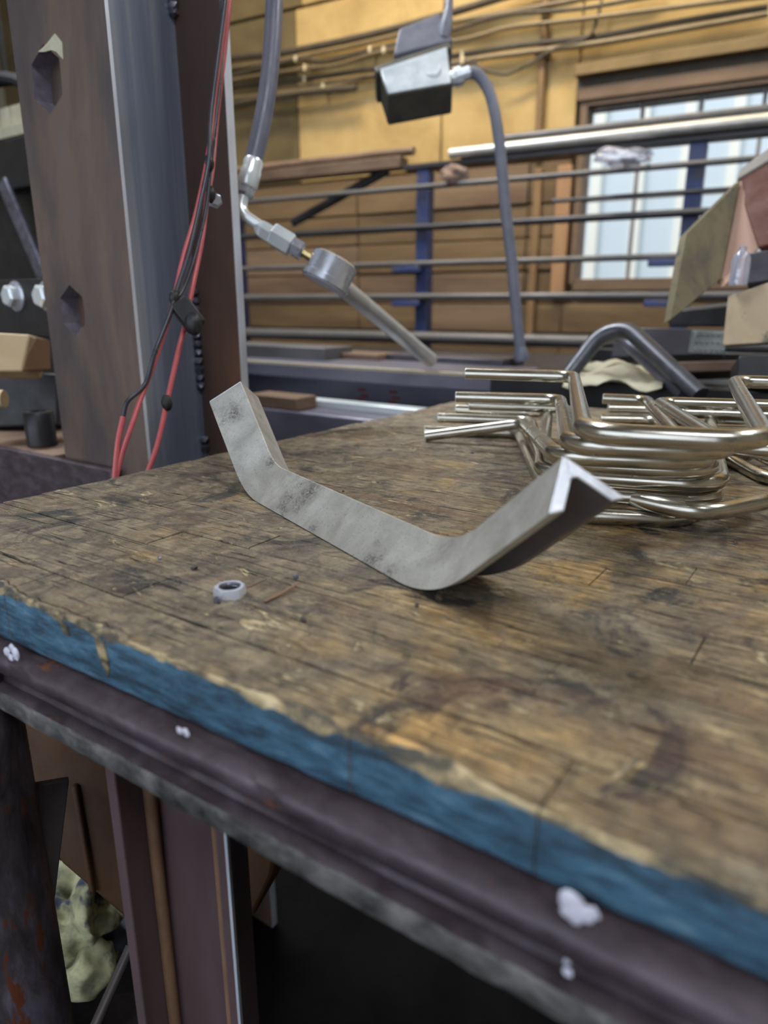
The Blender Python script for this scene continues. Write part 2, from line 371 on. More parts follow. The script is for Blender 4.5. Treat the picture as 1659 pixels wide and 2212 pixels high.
M['lilac'] = surf('scratched_lilac_steel', [(.055,.050,.060), (.10,.095,.115)], 14, rough=.4, metal=.4, bump=.1)
M['palewood'] = surf('pale_wood', [(.50,.37,.21), (.62,.48,.30)], 10, (.3,1,1), .7, 0, .1)
M['brownwood'] = surf('brown_wood', [(.20,.11,.055), (.28,.16,.085)], 10, (.3,1,1), .7, 0, .1)
M['paper'] = surf('crumpled_paper', [(.42,.39,.28), (.55,.52,.40)], 20, rough=.8, bump=.2)
M['rag'] = surf('oily_rag', [(.05,.05,.04), (.34,.34,.20), (.62,.60,.36)], 26, rough=.9, bump=.4, spots=(.05,.06,.09), spot_scale=22, spot_at=.53)
M['bluerag'] = surf('grey_blue_rag', [(.08,.09,.13), (.16,.17,.22)], 16, rough=.9, bump=.4)
M['concrete'] = surf('dark_floor', [(.004,.004,.004), (.010,.009,.009)], 5, rough=.9, bump=.1, spec=.08)  # blackened floor: the shade under the bench put into its colour
M['ceiling'] = surf('ceiling_board', [(.30,.27,.21), (.38,.34,.26)], 3, rough=.9, bump=0)
M['outwall'] = surf('pale_outside_panel', [(.66,.73,.76), (.70,.77,.80)], 1.5, rough=.8, bump=0)
M['outpost'] = surf('cream_outside_post', [(.90,.86,.74)], rough=.8, bump=0)
M['perf'] = surf('knurled_plate', [(.15,.17,.17), (.24,.27,.27)], 30, rough=.45, metal=.3, bump=.2)
def glass():
    m, nt, b = nodes('window_glass'); b.inputs['Base Color'].default_value = (.95,.98,1,1); b.inputs['Roughness'].default_value = .02
    b.inputs['Transmission Weight'].default_value = 1.0; b.inputs['IOR'].default_value = 1.05
    return m
M['glass'] = glass()
def plastic():
    m, nt, b = nodes('clear_plastic'); b.inputs['Base Color'].default_value = (.86,.88,1,1); b.inputs['Roughness'].default_value = .12
    b.inputs['Transmission Weight'].default_value = .75; b.inputs['IOR'].default_value = 1.4
    return m
M['plastic'] = plastic()

# ================================================================== THE ROOM
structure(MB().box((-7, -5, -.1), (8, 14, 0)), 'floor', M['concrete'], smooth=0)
WQ = 3.5                                                       # inner face of the back wall (rack frame)
WIN = (-.92, .97, 1.166, 1.895)                                 # window opening s0,s1,z0,z1
wall = MB()
wall.box((-7, WQ+.03, 0), (WIN[0], WQ+.15, 4.0)); wall.box((WIN[1], WQ+.03, 0), (4, WQ+.15, 4.0))
wall.box((WIN[0], WQ+.03, 0), (WIN[1], WQ+.15, WIN[2])); wall.box((WIN[0], WQ+.03, WIN[3]), (WIN[1], WQ+.15, 4.0))
wb = structure(wall, 'wall_back', M['wallbrown'], smooth=0); wb.rotation_euler.z = RF.rz
def rfpart(mb, name, mat, parent, **k): return mb.build(name, mat, parent, **k)
# boards nailed over the wall: yellowed sheets above, brown boards below
def rbox(s0, s1, q0, q1, z0, z1): return MB().box((s0, q0, z0), (s1, q1, z1))
upper = [-6.6, -5.4, -4.2, -3.02, -2.47, -1.62, -1.115, -.96]
for a, b in zip(upper[:-1], upper[1:]):
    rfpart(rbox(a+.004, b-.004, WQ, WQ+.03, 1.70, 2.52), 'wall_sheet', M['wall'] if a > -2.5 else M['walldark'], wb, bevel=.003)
for a, b in ((-.96, .1), (.1, 1.2), (1.2, 2.3)):
    rfpart(rbox(a+.004, b-.004, WQ, WQ+.03, 2.05, 2.52), 'wall_sheet', M['wall'], wb, bevel=.003)
for a, b in zip([-6.6, -5, -3.4, -2.42, -1.0, .2, 1.4], [-5, -3.4, -2.42, -1.0, .2, 1.4, 2.3]):
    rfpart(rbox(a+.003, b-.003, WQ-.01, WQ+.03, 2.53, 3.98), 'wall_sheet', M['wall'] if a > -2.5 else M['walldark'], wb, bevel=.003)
zz = [.0, .16, .32, .47, .62, .77, .92, 1.06, 1.21, 1.36, 1.51, 1.69]
sb = [-6.6, -4.6, -3.0, -2.1, -1.72, -1.16, -.965]
for i in range(len(zz)-1):
    for j in range(len(sb)-1):
        t = random.uniform(-.006, .006)
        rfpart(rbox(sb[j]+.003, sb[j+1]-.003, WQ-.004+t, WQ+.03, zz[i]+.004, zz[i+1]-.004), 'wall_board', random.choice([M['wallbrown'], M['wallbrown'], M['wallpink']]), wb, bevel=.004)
for i in range(7):
    rfpart(rbox(-.965, 1.1, WQ-.003, WQ+.03, zz[i]+.004, zz[i+1]-.004), 'wall_board', M['wallbrown'], wb, bevel=.004)
for s in (-1.13, -1.72): rfpart(rbox(s, s+.035, WQ-.03, WQ, .9, 1.66), 'batten', M['batten'], wb, bevel=.003)
# other shell
for nm, a_, b_ in (('wall_left', (-5.0, -3.2, 0), (-4.9, 3.53, 4.0)), ('wall_right', (3.6, -3.2, 0), (3.7, 3.53, 4.0)), ('ceiling', (-5.0, -3.3, 4.0), (3.7, 3.65, 4.1))):
    o = structure(MB().box(a_, b_), nm, M['ceiling'], smooth=0); o.rotation_euler.z = RF.rz
o = structure(MB().box((-5.0, -3.3, 3.3), (3.7, -3.2, 4.0)).box((1.6, -3.3, 0), (3.7, -3.2, 3.3)), 'wall_front', M['ceiling'], smooth=0); o.rotation_euler.z = RF.rz
# window
win = tag(bpy.data.objects.new('window_1', None), None, None, kind='structure'); COL.objects.link(win); win.rotation_euler.z = RF.rz
fr = MB(); t = .018
fr.box((WIN[0]-t, WQ-.02, WIN[2]-t), (WIN[0]+.012, WQ+.10, WIN[3]+t)); fr.box((WIN[1]-.012, WQ-.02, WIN[2]-t), (WIN[1]+t, WQ+.10, WIN[3]+t))
fr.box((WIN[0], WQ-.02, WIN[2]-t-.03), (WIN[1], WQ+.10, WIN[2]+.004)); fr.box((WIN[0], WQ-.02, WIN[3]-.004), (WIN[1], WQ+.10, WIN[3]+t))
fr.build('window_frame', M['header'], win, bevel=.002)
ms = [WIN[0] + .236*i for i in range(9)]; mz = [1.166, 1.515, 1.895]
for s in ms[1:-1]: MB().box((s-.008, WQ+.035, WIN[2]), (s+.008, WQ+.055, WIN[3])).build('muntin', M['muntin'], win)
MB().box((WIN[0], WQ+.035, mz[1]-.008), (WIN[1], WQ+.055, mz[1]+.008)).build('muntin', M['muntin'], win)
for i in range(8):
    for j in range(2): MB().box((ms[i]+.008, WQ+.043, mz[j]+.008), (ms[i+1]-.008, WQ+.046, mz[j+1]-.008)).build('pane', M['glass'], win, smooth=0)
# trim round the window
o = structure(rbox(-1.02, -.955, WQ-.035, WQ, 1.10, 1.66), 'trim_1', M['jamb'], bevel=.003); o.rotation_euler.z = RF.rz
o = structure(rbox(-.955, 1.1, WQ-.03, WQ, 1.912, 1.965), 'trim_2', M['header'], bevel=.004); o.rotation_euler.z = RF.rz
o = structure(rbox(-.965, 1.1, WQ-.006, WQ+.03, 1.965, 2.005), 'trim_3', M['cable'], bevel=.002); o.rotation_euler.z = RF.rz  # dark strip: shade of the recess put into the colour
o = structure(rbox(-.965, 1.1, WQ-.06, WQ+.03, 2.005, 2.05), 'trim_4', M['jamb2'], bevel=.004); o.rotation_euler.z = RF.rz  # ledge added to cast shade on the strip below
# the building across the yard, seen through the window
ob = thing('outside_building', 'pale blue panelled building with cream posts outside the window', 'building', RF.w(1.5, 9.0, 0), RF.rz)
for i in range(20):
    MB().box((-4.6+i*.47, 0, 0), (-4.15+i*.47, .1, 5)).build('panel', M['outwall'], ob, smooth=0)
for i in range(20):
    MB().box((-4.66+i*.47, -.10, 0), (-4.56+i*.47, 0, 5)).build('post', M['outpost'], ob, smooth=0)

# cables along the wall above the window
cab = [  # (pixel path, radius, material)
    ([(480,128),(620,112),(800,75),(1000,20),(1250,-60)], .018, 'cable'), ([(480,150),(620,128),(760,100),(960,52),(1180,12),(1420,-30)], .011, 'conduits'),
    ([(480,168),(640,128),(700,132),(800,108),(960,70),(1090,32),(1280,15),(1659,-60)], .009, 'cable'),
    ([(480,176),(660,148),(730,140),(830,110),(1000,86),(1100,60),(1270,40),(1659,-10)], .010, 'conduits'),
    ([(480,190),(660,170),(800,150),(1000,118),(1120,98),(1280,80),(1460,48),(1659,15)], .012, 'cable'),
    ([(480,215),(700,190),(800,165),(1000,132),(1150,112),(1300,92),(1480,62),(1659,30)], .012, 'conduits'),
    ([(640,188),(680,182),(760,170),(1000,138),(1040,148),(1090,160),(1140,140),(1200,105),(1270,80),(1290,40),(1300,0)], .007, 'cable'),
    ([(480,230),(560,215),(660,200),(770,190)], .016, 'cable')]
cl = ['thick dusty cable, topmost of the bundle along the upper wall', 'straight tan conduit just under the topmost wall cable', 'thin dark cable dipping behind the pendant box',
      'tan conduit with wavy run in the middle of the wall bundle', 'dark cable along the lower part of the wall bundle', 'lowest tan conduit of the wall bundle above the window',
      'slack dark cable hanging in a loop below the wall bundle', 'short stub of dark pipe below the left end of the wall bundle']
for i, (pp, r, mt) in enumerate(cab):
    q = WQ - .03 - .012*(i % 4) - r
    pts = [RF.on(x, y, q) for x, y in pp]
    rt = thing('wall_cable', cl[i], 'cable', RF.w(0, 0, 0), RF.rz, 'cables along the upper wall')
    MB().tube(spline(pts, 6), r, 8).build('sheath', M[mt], rt)
    for j in (1, 3):
        if i in (2, 3, 4, 5) and j < len(pts)-1:
            p = pts[j]; MB().box((p.x-.007, p.y-r-.004, p.z-r-.004), (p.x+.007, p.y+r+.02, p.z+r+.006)).build('clip', M['clip'], rt, bevel=.003)
dp = thing('wall_pipe', 'thin dark vertical pipe on the yellow wall', 'pipe', RF.w(-1.12, WQ-.03, 1.70), RF.rz)
MB().tube([(0,0,0), (0,0,.66)], .016, 10).build('tube', M['batten'], dp)
MB().box((-.03,-.018,.40), (.03,.03,.44)).build('bracket', M['batten'], dp)

# ------------------------------------------------------------------ the stock rack
RQ = 2.87
rack = thing('stock_rack', 'tall blue steel stock rack with dark horizontal bars in front of the wall', 'rack', RF.w(-1.4, RQ, 0), RF.rz)
for s in (-2.43, -1.41, -.36, .70): MB().box((s+1.4-.028, 0, 0), (s+1.4+.028, .06, 1.592)).build('upright', M['rackblue'], rack, bevel=.004)
for s in (-2.43, -1.41, -.36, .70): MB().box((s+1.4-.15, -.05, 0), (s+1.4+.15, .40, .03)).build('foot', M['rackblue'], rack, bevel=.004)
for z, r, mt in ((1.52, .011, 'rackdull'), (1.365, .014, 'rackbar'), (1.222, .012, 'rackdull'), (1.087, .016, 'rackdull'), (.918, .026, 'rackdull'), (1.432, .008, 'rackbar')):
    if z == 1.432: MB().tube([(.55, -.02, z), (2.2, -.02, z)], r, 8).build('rail', M[mt], rack)
    else: MB().tube([(-2.0, -.02, z), (2.3, -.02, z)], r, 10).build('rail', M[mt], rack)
MB().box((-2.0, -.03, 1.60), (-.1, .05, 1.645)).build('top_beam', M['rusty'], rack, bevel=.004)
MB().box((-.1, -.01, 1.592), (2.3, .05, 1.612)).build('top_beam', M['rackbar'], rack, bevel=.004)
a = RF.on(625, 480, RQ); b = RF.on(830, 365, RQ)
MB().tube([(a.x+1.4, .03, a.z), (b.x+1.4, .03, b.z)], .02, 8).build('brace', M['rackbar'], rack)
for s in (-1.41, -.36):
    for z in (1.20, 1.06): MB().box((s+1.4-.12, -.045, z-.012), (s+1.4+.01, .0, z+.012)).build('arm', M['rackblue'], rack, bevel=.003)
# lengths of pipe lying along the top of the rack
for i, (s0, s1, dq, z, r, mt, lb) in enumerate((
    (-1.28, .9, -.012, 1.634, .020, 'pipe', 'pale pipe lying along the front of the rack top'),
    (-1.25, 1.0, .032, 1.635, .021, 'stockedge', 'dull tan pipe lying on the rack top behind the pale pipe'),
    (-1.10, .6, .010, 1.672, .014, 'rackdull', 'thin grey pipe lying on the two larger pipes of the rack top'),
    (-2.40, -1.45, -.0, 1.663, .017, 'rusty', 'short rusty pipe on the far end of the rack top'))):
    t = MB().tube([(s0, RQ+dq, z), (s1, RQ+dq, z + (.0 if i else .004))], r, 12); t.v = [RF.M @ p for p in t.v]
    single(t, 'stock_pipe', M[mt], lb, 'pipe', 'pipes on the rack top')
# things bundled under the top beam: plastic bag and rag
t = MB().blob(RF.w(-.60, RQ-.06, 1.555), .05, seed=3, flat=(2.0, .6, .55), sub=3, rough=.6)
single(t, 'plastic_bag', M['plastic'], 'crumpled clear plastic bag hanging under the rack top by the window', 'bag')
t = MB().blob(RF.w(-1.25, RQ-.03, 1.555), .035, seed=5, flat=(1.5,.5,.8), sub=3, rough=.9)
single(t, 'hanging_rag', M['dullrag'], 'pinkish rag stuffed under the rack top beside the blue upright', 'rag')

# ------------------------------------------------------------------ steel stock lying behind the bench
SQ = 1.30
beam = thing('steel_beam', 'long blue-grey steel beam lying behind the bench with red chalk marks', 'beam', TF.w(-.6, SQ, 0), TF.rz)
SB_ = TF.on(1075, 790, SQ).x + .6 - .005
p0 = TF.on(515, 777, SQ); p1 = TF.on(515, 802, SQ)
zt, zb = p0.z, p0.z - .27
MB().box((-1.1, 0, zt-.035), (SB_, .22, zt)).build('top_flange', M['stocksteel'], beam, bevel=.003)
MB().box((-1.1, -.0012, zt-.007), (SB_, .010, zt+.0006)).build('pale_edge', M['stockedge'], beam, bevel=.001)  # worn edge, with its lit line put into the pale colour
MB().box((-1.1, .09, zb+.035), (SB_, .12, zt-.035)).build('web', M['stocksteel'], beam)
MB().box((-1.1, -.0, zb), (SB_, .22, zb+.035)).build('bottom_flange', M['stocksteel'], beam, bevel=.004)
for x, y in ((783, 853), (850, 858)):
    p = TF.on(x, y, SQ+.089)
    for dz, dx in ((.012, 0), (-.002, .008), (-.012, -.003)):
        MB().box((p.x+.6-.012+dx, .0875, p.z+dz-.003), (p.x+.6+.008+dx, .0905, p.z+dz+.003)).build('chalk_mark', M['redmark'], beam)
for s in (-.9, SB_-.1): MB().box((s-.06, .0, 0), (s+.06, .22, zb)).build('stand', M['blacksteel'], beam, bevel=.004)
# flat bars and angles lying on the beam and beyond
for i, (x0, y0, x1, y1, d0, d1, hgt, dep, mt, lb) in enumerate((
    (470, 748, 700, 745, 1.95, 1.75, .055, .12, 'rackdull', 'dull square tube lying behind the steel beam'),
    (690, 762, 815, 764, 1.85, 1.75, .03, .10, 'rusty', 'short rusty flat lying beside the square tube'),
    (815, 768, 1085, 772, 1.8, 1.6, .02, .12, 'lilac', 'lilac-grey flat bar lying beyond the beam'))):
    a = PD(x0, y0, d0); b = PD(x1, y1, d1); a.z = b.z = (a.z+b.z)/2
    u = (b-a).normalized(); n = Vector((-u.y, u.x, 0))
    t = MB().ext([a, b, b+n*dep, a+n*dep], (0, 0, -hgt)); single(t, 'stock_bar', M[mt], lb, 'metal bar', 'loose stock behind the bench', bevel=.003)
stz = PD(690, 745, 1.8).z - .055
t = MB(); t.box((-1.9, 1.55, stz-.05), (TF.on(1075, 790, SQ).x-.01, 2.3, stz-.005)); t.v = [TF.M @ p for p in t.v]
sb_ = single(t, 'stock_table', M['blacksteel'], 'dark steel stock table behind the long beam', 'table', bevel=.004)
for s, q in ((-1.8, 1.6), (-.5, 1.6), (-1.8, 2.2), (-.5, 2.2)):
    lo = sb_.location; c = TF.w(s, q, 0)
    MB().box((c.x-lo.x-.03, c.y-lo.y-.03, -lo.z), (c.x-lo.x+.03, c.y-lo.y+.03, .01)).build('leg', M['blacksteel'], sb_, bevel=.003)
# bright flat bar and rusty offcut in front of the beam web
q = SQ - .06
a = TF.on(655, 866, q); b = TF.on(925, 888, q)
t = MB().box((a.x, q-.02, b.z-.012), (b.x+.03, q+.02, a.z*.5+b.z*.5+.006)); t.v = [TF.M @ p for p in t.v]
zlow = min(p.z for p in t.v)
single(t, 'bright_bar', M['brightbar'], 'bright shiny flat bar lying in front of the long beam', 'metal bar', bevel=.002)
a = TF.on(585, 848, q-.05); b = TF.on(668, 836, q-.05)
t = MB().box((a.x-.03, q-.094, zlow), (b.x, q-.025, a.z)); t.v = [TF.M @ p for p in t.v]
single(t, 'steel_offcut', M['rusty'], 'rusty brown steel offcut lying between the beam and the bench end', 'offcut', bevel=.003)
t = MB().box((-1.3, q-.098, zlow-.09), (SB_-.6-.05, q+.045, zlow)); t.v = [TF.M @ p for p in t.v]
ss = single(t, 'stock_shelf', M['stocksteel'], 'low blue-grey steel channel carrying the bright bar and offcut', 'channel', bevel=.004)
for s in (-1.2, SB_-.6-.12):
    c = TF.w(s, q-.02, 0); lo = ss.location
    MB().box((c.x-lo.x-.03, c.y-lo.y-.03, -lo.z), (c.x-lo.x+.03, c.y-lo.y+.03, .005)).build('leg', M['rusty'], ss, bevel=.003)
# leaning pipe
a = PD(738, 618, 1.22); b = PD(930, 778, 1.50)
b.z = max(b.z, 0)
t = MB().tube([a, b], .0155, 16); single(t, 'leaning_pipe', M['pipe'], 'pale grey pipe leaning up from the steel beam below the gauge', 'pipe')

# ------------------------------------------------------------------ press column
T1 = PD(273, 500, .8); s1 = T1.dot(TF.X); q1 = T1.dot(TF.Y)
FW, GAP, FT, WT = .180, .165, .0005, .014
col = thing('press_column', 'rusty wide-flange steel press column with two hexagonal holes', 'column', TF.w(s1-FW/2, q1, 0), TF.rz)
def hexpts(x, y, r, rot=0): 
    p = TF.on(x, y, q1); cx, cz = p.x-(s1-FW/2), p.z
    return [(cx + r*math.sin(a+rot), cz + r*1.10*math.cos(a+rot)) for a in [i*math.pi/3 for i in range(6)]]
def plate_with_holes(s0, s1_, z0, z1, holes, q0, th):
    bm = bmesh.new(); es = []
    for loop in [[(s0,z0),(s1_,z0),(s1_,z1),(s0,z1)]] + holes:
        vs = [bm.verts.new((x, q0, z)) for x, z in loop]
        es += [bm.edges.new((vs[i], vs[(i+1) % len(vs)])) for i in range(len(vs))]
    bmesh.ops.triangle_fill(bm, use_beauty=True, use_dissolve=False, edges=es)
    r = bmesh.ops.extrude_face_region(bm, geom=bm.faces[:])
    for v in [g for g in r['geom'] if isinstance(g, bmesh.types.BMVert)]: v.co.y += th
    bm.normal_update(); bm.verts.index_update()
    mb = MB()
    vs = [v.co.copy() for v in bm.verts]
    for f in bm.faces:
        n = f.normal; c = f.calc_center_median(); m = 0
        if abs(n.y) < .5:
            m = 1 if abs(c.x-s1_) < 1e-4 or abs(c.x-s0) < 1e-4 else 2
        mb.f.append([v.index for v in f.verts]); mb.mi.append(m)
    mb.v = vs; bm.free(); return mb
h1 = hexpts(101, 172, .0325, .04); h2 = hexpts(157, 671, .0280, -.02)
PT = 2.4
plate_with_holes(-FW/2, FW/2, 0, PT, [h1, h2], 0, FT+.004).build('front_flange', [M['column'], M['edge'], M['cutedge']], col, smooth=20)
MB().box((-FW/2+.004, .0235, .9), (-WT/2-.001, .0285, 1.5)).build('backing_plate', M['column_in'], col)
for hx in (h1, h2):
    lin = MB(); n6 = len(hx); cx_ = sum(p[0] for p in hx)/n6; cz_ = sum(p[1] for p in hx)/n6
    ring = [[(cx_+(p[0]-cx_)*k_, y_, cz_+(p[1]-cz_)*k_) for p in hx] for k_, y_ in ((1.0, FT+.004), (1.0, .0235), (1.12, .0235), (1.12, FT+.004))]
    for a_ in range(3):
        for i in range(n6): lin.add([ring[a_][i], ring[a_][(i+1) % n6], ring[a_+1][(i+1) % n6], ring[a_+1][i]], [(0,1,2,3)])
    lin.build('torch_cut_wall', M['cutedge'], col, smooth=0)
MB().box((-WT/2, FT+.004, 0), (WT/2, GAP, PT)).build('web', M['web'], col)
rf = MB().box((-FW/2, GAP, 0), (FW/2, GAP+.014, PT)); rf.mi = [0, 0, 0, 1, 0, 1]
rf.build('rear_flange', [M['column_in'], M['edge']], col, bevel=.0015)
# faint vertical seam and lips on the web, weld beads in the corner
MB().tube([(WT/2, .050, .2), (WT/2, .050, PT)], .004, 8).build('seam', M['web'], col)
def weld(sz, z0, z1):
    mb = MB(); n = max(3, int((z1-z0)/.011))
    for i in range(n): mb.blob((WT/2+.004, GAP-.004, z0+(z1-z0)*(i+.5)/n), .0075, seed=i, sub=1, flat=(1,1,.9))
    mb.build('weld_bead', M['weld'], col)
for ya, yb in ((620, 840), (935, 1010), (-20, 20)):
    w0 = TF.on(425, yb, q1+GAP); w1 = TF.on(425, ya, q1+GAP); weld(0, w0.z, w1.z)
# pale chalk smear above the top hole
p = [TF.on(x, y, q1-.0008) for x, y in ((82,112),(100,95),(118,72),(134,92),(136,128),(128,120),(122,112),(110,108),(96,112))]
MB().ext([(v.x-(s1-FW/2), -.0008, v.z) for v in p], (0, .0012, 0)).build('chalk_smear', M['yellowmark'], col)
# press bed in front of the column foot
bed = thing('press_bed', 'dark steel press bed beam at the foot of the column', 'beam', TF.w(-1.15, .525, 0), TF.rz)
zb = .857
b0 = MB().box((-.9, 0, zb-.18), (.37, .012, zb)); b0.build('front_plate', M['rail'], bed, bevel=.002)
MB().box((-.9, .012, zb-.012), (.22, .22, zb)).build('top_plate', M['rusty'], bed, bevel=.002)
MB().box((-.9, .208, zb-.18), (.22, .22, zb-.012)).build('rear_plate', M['rail'], bed)
for s in (-.8, -.2): MB().box((s, .02, 0), (s+.10, .20, zb-.012)).build('stand', M['rail'], bed, bevel=.002)
# steel pin standing on the bed
c = PZ(92, 962, zb)
t = MB().lathe(c, c+Vector((0,0,1)), [(0,.0195),(.0015,.021),(.048,.021),(.051,.0185),(.051,.011),(.045,.010)], 28)
single(t, 'steel_pin', M['blacksteel'], 'short dark round steel pin standing on the press bed', 'pin')
# items beyond the press on the left
plt = thing('bolted_bar', 'black flat bar with hex bolts passing behind the press column', 'metal bar', PD(-60, 665, 1.25), TF.rz)
zc = 0
MB().box((-.5, 0, -.045), (.30, .012, .045)).build('bar', M['blacksteel'], plt, bevel=.002)
for x in (36, 104):
    c = TF.on(x, 640, plt.location.dot(TF.Y)); c = Vector((c.x - plt.location.dot(TF.X), 0, c.z - plt.location.z))
    bt = MB().lathe(c+Vector((0,.004,0)), c+Vector((0,-1,0)), [(0,.024),(.006,.024),(.008,.021)], 24).build('washer', M['steelgrey'], plt)
    MB().lathe(c+Vector((0,-.003,0)), c+Vector((0,-1,0)), [(0,.0175),(.013,.0175),(.016,.014)], 6).build('bolt_head', M['chrome'], plt, smooth=20)
MB().box((-.48, .012, .858-plt.location.z), (-.42, .06, -.02)).build('post', M['blacksteel'], plt)
dk = thing('press_guard', 'dark steel guard frame standing behind the press column', 'guard', TF.w(-2.0, 1.05, 0), TF.rz)
g0 = TF.on(0, 305, 1.05); g1 = TF.on(80, 620, 1.05)
MB().box((g0.x+2.0-.5, 0, g0.z-.11), (g1.x+2.0+.25, .10, g0.z)).build('crossbar', M['blacksteel'], dk, bevel=.004)
MB().box((g0.x+2.0-.5, .04, 0), (g0.x+2.0+.42, .06, g0.z-.10)).build('panel', M['blacksteel'], dk)
a = TF.on(2, 392, 1.04); b = TF.on(92, 600, 1.04)
MB().box((0,-.012,-.02), ((Vector((b.x,0,b.z))-Vector((a.x,0,a.z))).length, .0, .02), M=Matrix.Translation((a.x+2.0, 0, a.z)) @ Matrix.Rotation(math.atan2(-(b.z-a.z), b.x-a.x), 4, 'Y')).build('brace', M['weld'], dk, bevel=.003)
c = PD(18, 285, 2.0)
t = MB()
for i in range(26):
    x = c + TF.X*(i*.009-.12); t.tube([x, x+Vector((0,0,.06))+TF.X*random.uniform(-.01,.01)], .004, 5)
t.box((-.14,-.02,-.02), (.14,.02,.005), M=Matrix.Translation(c) @ TF.M)
t.box((-.14,-.02,-c.z), (-.10,.02,.0), M=Matrix.Translation(c) @ TF.M)
single(t, 'bristle_brush', M['paper'], 'pale bristled broom head showing above the dark guard', 'broom')
cc = PD(8, 232, 2.0); t = MB()
for i in range(5): t.tube([cc + Vector((.11*math.cos(a)*(1+.06*i), .02*i, .075*math.sin(a)*(1+.05*i))) for a in [2*math.pi*j/30 for j in range(31)]], .016, 8)
t.tube([cc + Vector((0,.04,.08)), Vector((cc.x, cc.y+.04, 3.99))], .006, 6)
single(t, 'hose_coil', M['black'], 'coil of black hose hanging behind the press column', 'hose')
wd = quad_block([(-40,716),(64,722),(48,802),(-40,802)], [1.05]*4, .06); single(wd, 'wood_block', M['palewood'], 'pale wood block lying behind the press bed', 'wood block', bevel=.003)
wd = quad_block([(66,722),(110,735),(112,800),(50,802)], [1.06,1.10,1.10,1.05], .05); single(wd, 'wood_offcut', M['brownwood'], 'brown wood offcut beside the pale block behind the press column', 'wood block', bevel=.003)
bb = quad_block([(-40,800),(125,806),(125,918),(-40,925)], [1.17]*4, .10); single(bb, 'die_block', M['black'], 'black steel die block under the wood behind the press bed', 'block', bevel=.004)
t = MB().lathe(PD(10, 862, .98), PD(-30, 862, .98), [(0,.012),(.02,.016),(.12,.016)], 18); single(t, 'wooden_dowel', M['palewood'], 'rounded pale wooden dowel end poking out beside the die block', 'dowel')

# ------------------------------------------------------------------ wires tied to the column
def wire(name, px, r, mat, label, cat, ties=()):
    pts = spline([PD(x, y, d) for x, y, d in px], 8); c = pts[-1].copy()
    o = thing(name, label, cat, c, 0, 'wires hanging down the press column')
    MB().tube([p-c for p in pts], r, 10).build('insulation', M[mat], o)
    for x, y, d in ties:
        p = PD(x, y, d) - c; MB().blob(p, .0085, seed=x, sub=2, flat=(.7,.7,1.1), rough=.2).build('cable_tie', M['black'], o)
    return o
wire('electric_wire', [(492,-10,.80),(475,120,.80),(462,230,.80),(448,345,.79),(425,455,.78),(395,560,.77),(375,650,.76),(340,765,.75),(308,850,.74),(284,920,.73),(262,985,.73),(245,1060,.73)], .0027, 'redwire', 'red wire running straight down the press column past the black clamp', 'wire', ((452,352,.79),(377,645,.757)))
wire('electric_wire', [(497,-10,.82),(484,120,.82),(470,240,.82),(458,370,.81),(447,430,.80),(436,520,.79),(418,610,.78),(400,700,.775),(385,760,.77),(362,862,.765),(340,960,.76),(315,1030,.76)], .0028, 'redwire', 'red wire curving behind the black clamp to the bench edge', 'wire', ((455,420,.805),(361,870,.762)))
w3 = wire('electric_wire', [(488,-10,.79),(470,130,.79),(455,255,.79),(450,350,.785),(432,440,.78),(408,545,.77),(385,615,.76),(366,680,.75),(335,760,.74),(318,820,.74),(300,845,.735),(275,868,.73),(266,900,.73),(254,960,.728),(245,1060,.728)], .0024, 'blackwire', 'black wire looping out to the left near the bench edge', 'wire')
_p = spline([PD(x, y, d) for x, y, d in ((266,900,.73),(254,960,.728),(245,1060,.728))], 8)
MB().tube([p - w3.location for p in _p], .0029, 10).build('red_sleeve', M['redwire'], w3)
wire('electric_wire', [(480,-10,.81),(478,140,.805),(466,260,.80),(455,360,.80),(445,450,.795),(425,540,.785),(402,610,.775),(386,640,.765)], .0022, 'blackwire', 'black wire ending at the black clamp on the press column', 'wire')
t = MB().box((-.010,-.010,-.016), (.012,.010,.018), M=Matrix.Translation(PD(405, 682, .765)) @ Matrix.Rotation(R(-35), 4, 'Y') @ Matrix.Rotation(R(20), 4, 'Z'))
t.blob(PD(418, 700, .76), .012, seed=2, flat=(.8,.8,1.1))
single(t, 'wire_clamp', M['black'], 'black wire clamp clipped over the red wire on the column', 'clamp', bevel=.003)
p = PD(461, 435, .84)
t = MB().lathe(p, p+Vector((.5,-1,0)), [(0,.009),(.008,.009),(.010,.006),(.016,.006)], 6); single(t, 'hose_fitting', M['steelgrey'], 'small grey hex fitting on the column behind the wires', 'fitting')

# ------------------------------------------------------------------ hydraulic hose with gauge
HD = .95
hs = thing('hydraulic_hose', 'grey hydraulic hose with plated elbow fittings and a round steel pressure gauge', 'hose', PD(712, 585, HD))
c0 = hs.location.copy()
def hp(x, y, d=HD): return PD(x, y, d) - c0
top = PD(594, -60, HD); 
MB().tube(spline([Vector((top.x, top.y+.03, z_))-c0 for z_ in (3.99, 3.4, 2.8, 2.3, 2.0, 1.8)] + [Vector((top.x, top.y+.012, 1.62))-c0, hp(594,-60), hp(592,20), hp(587,110), hp(576,210), hp(561,290), hp(545,360)], 8), .0120, 16).build('hose', M['hose'], hs)
fe = MB().lathe(hp(549,345), hp(531,415), [(0,.0118),(.004,.0135),(.012,.0128),(.016,.0138),(.036,.0138),(.039,.0115)], 24); fe.build('ferrule', M['chrome'], hs)
MB().lathe(hp(532,408), hp(526,430), [(0,.0135),(.008,.0135),(.011,.009)], 6).build('collar_nut', M['steelgrey'], hs, smooth=20)
MB().tube(fillet([hp(529,415), hp(517,458), hp(575,498)], [0,.026,0], 12), .0078, 16).build('elbow_tube', M['chrome'], hs)
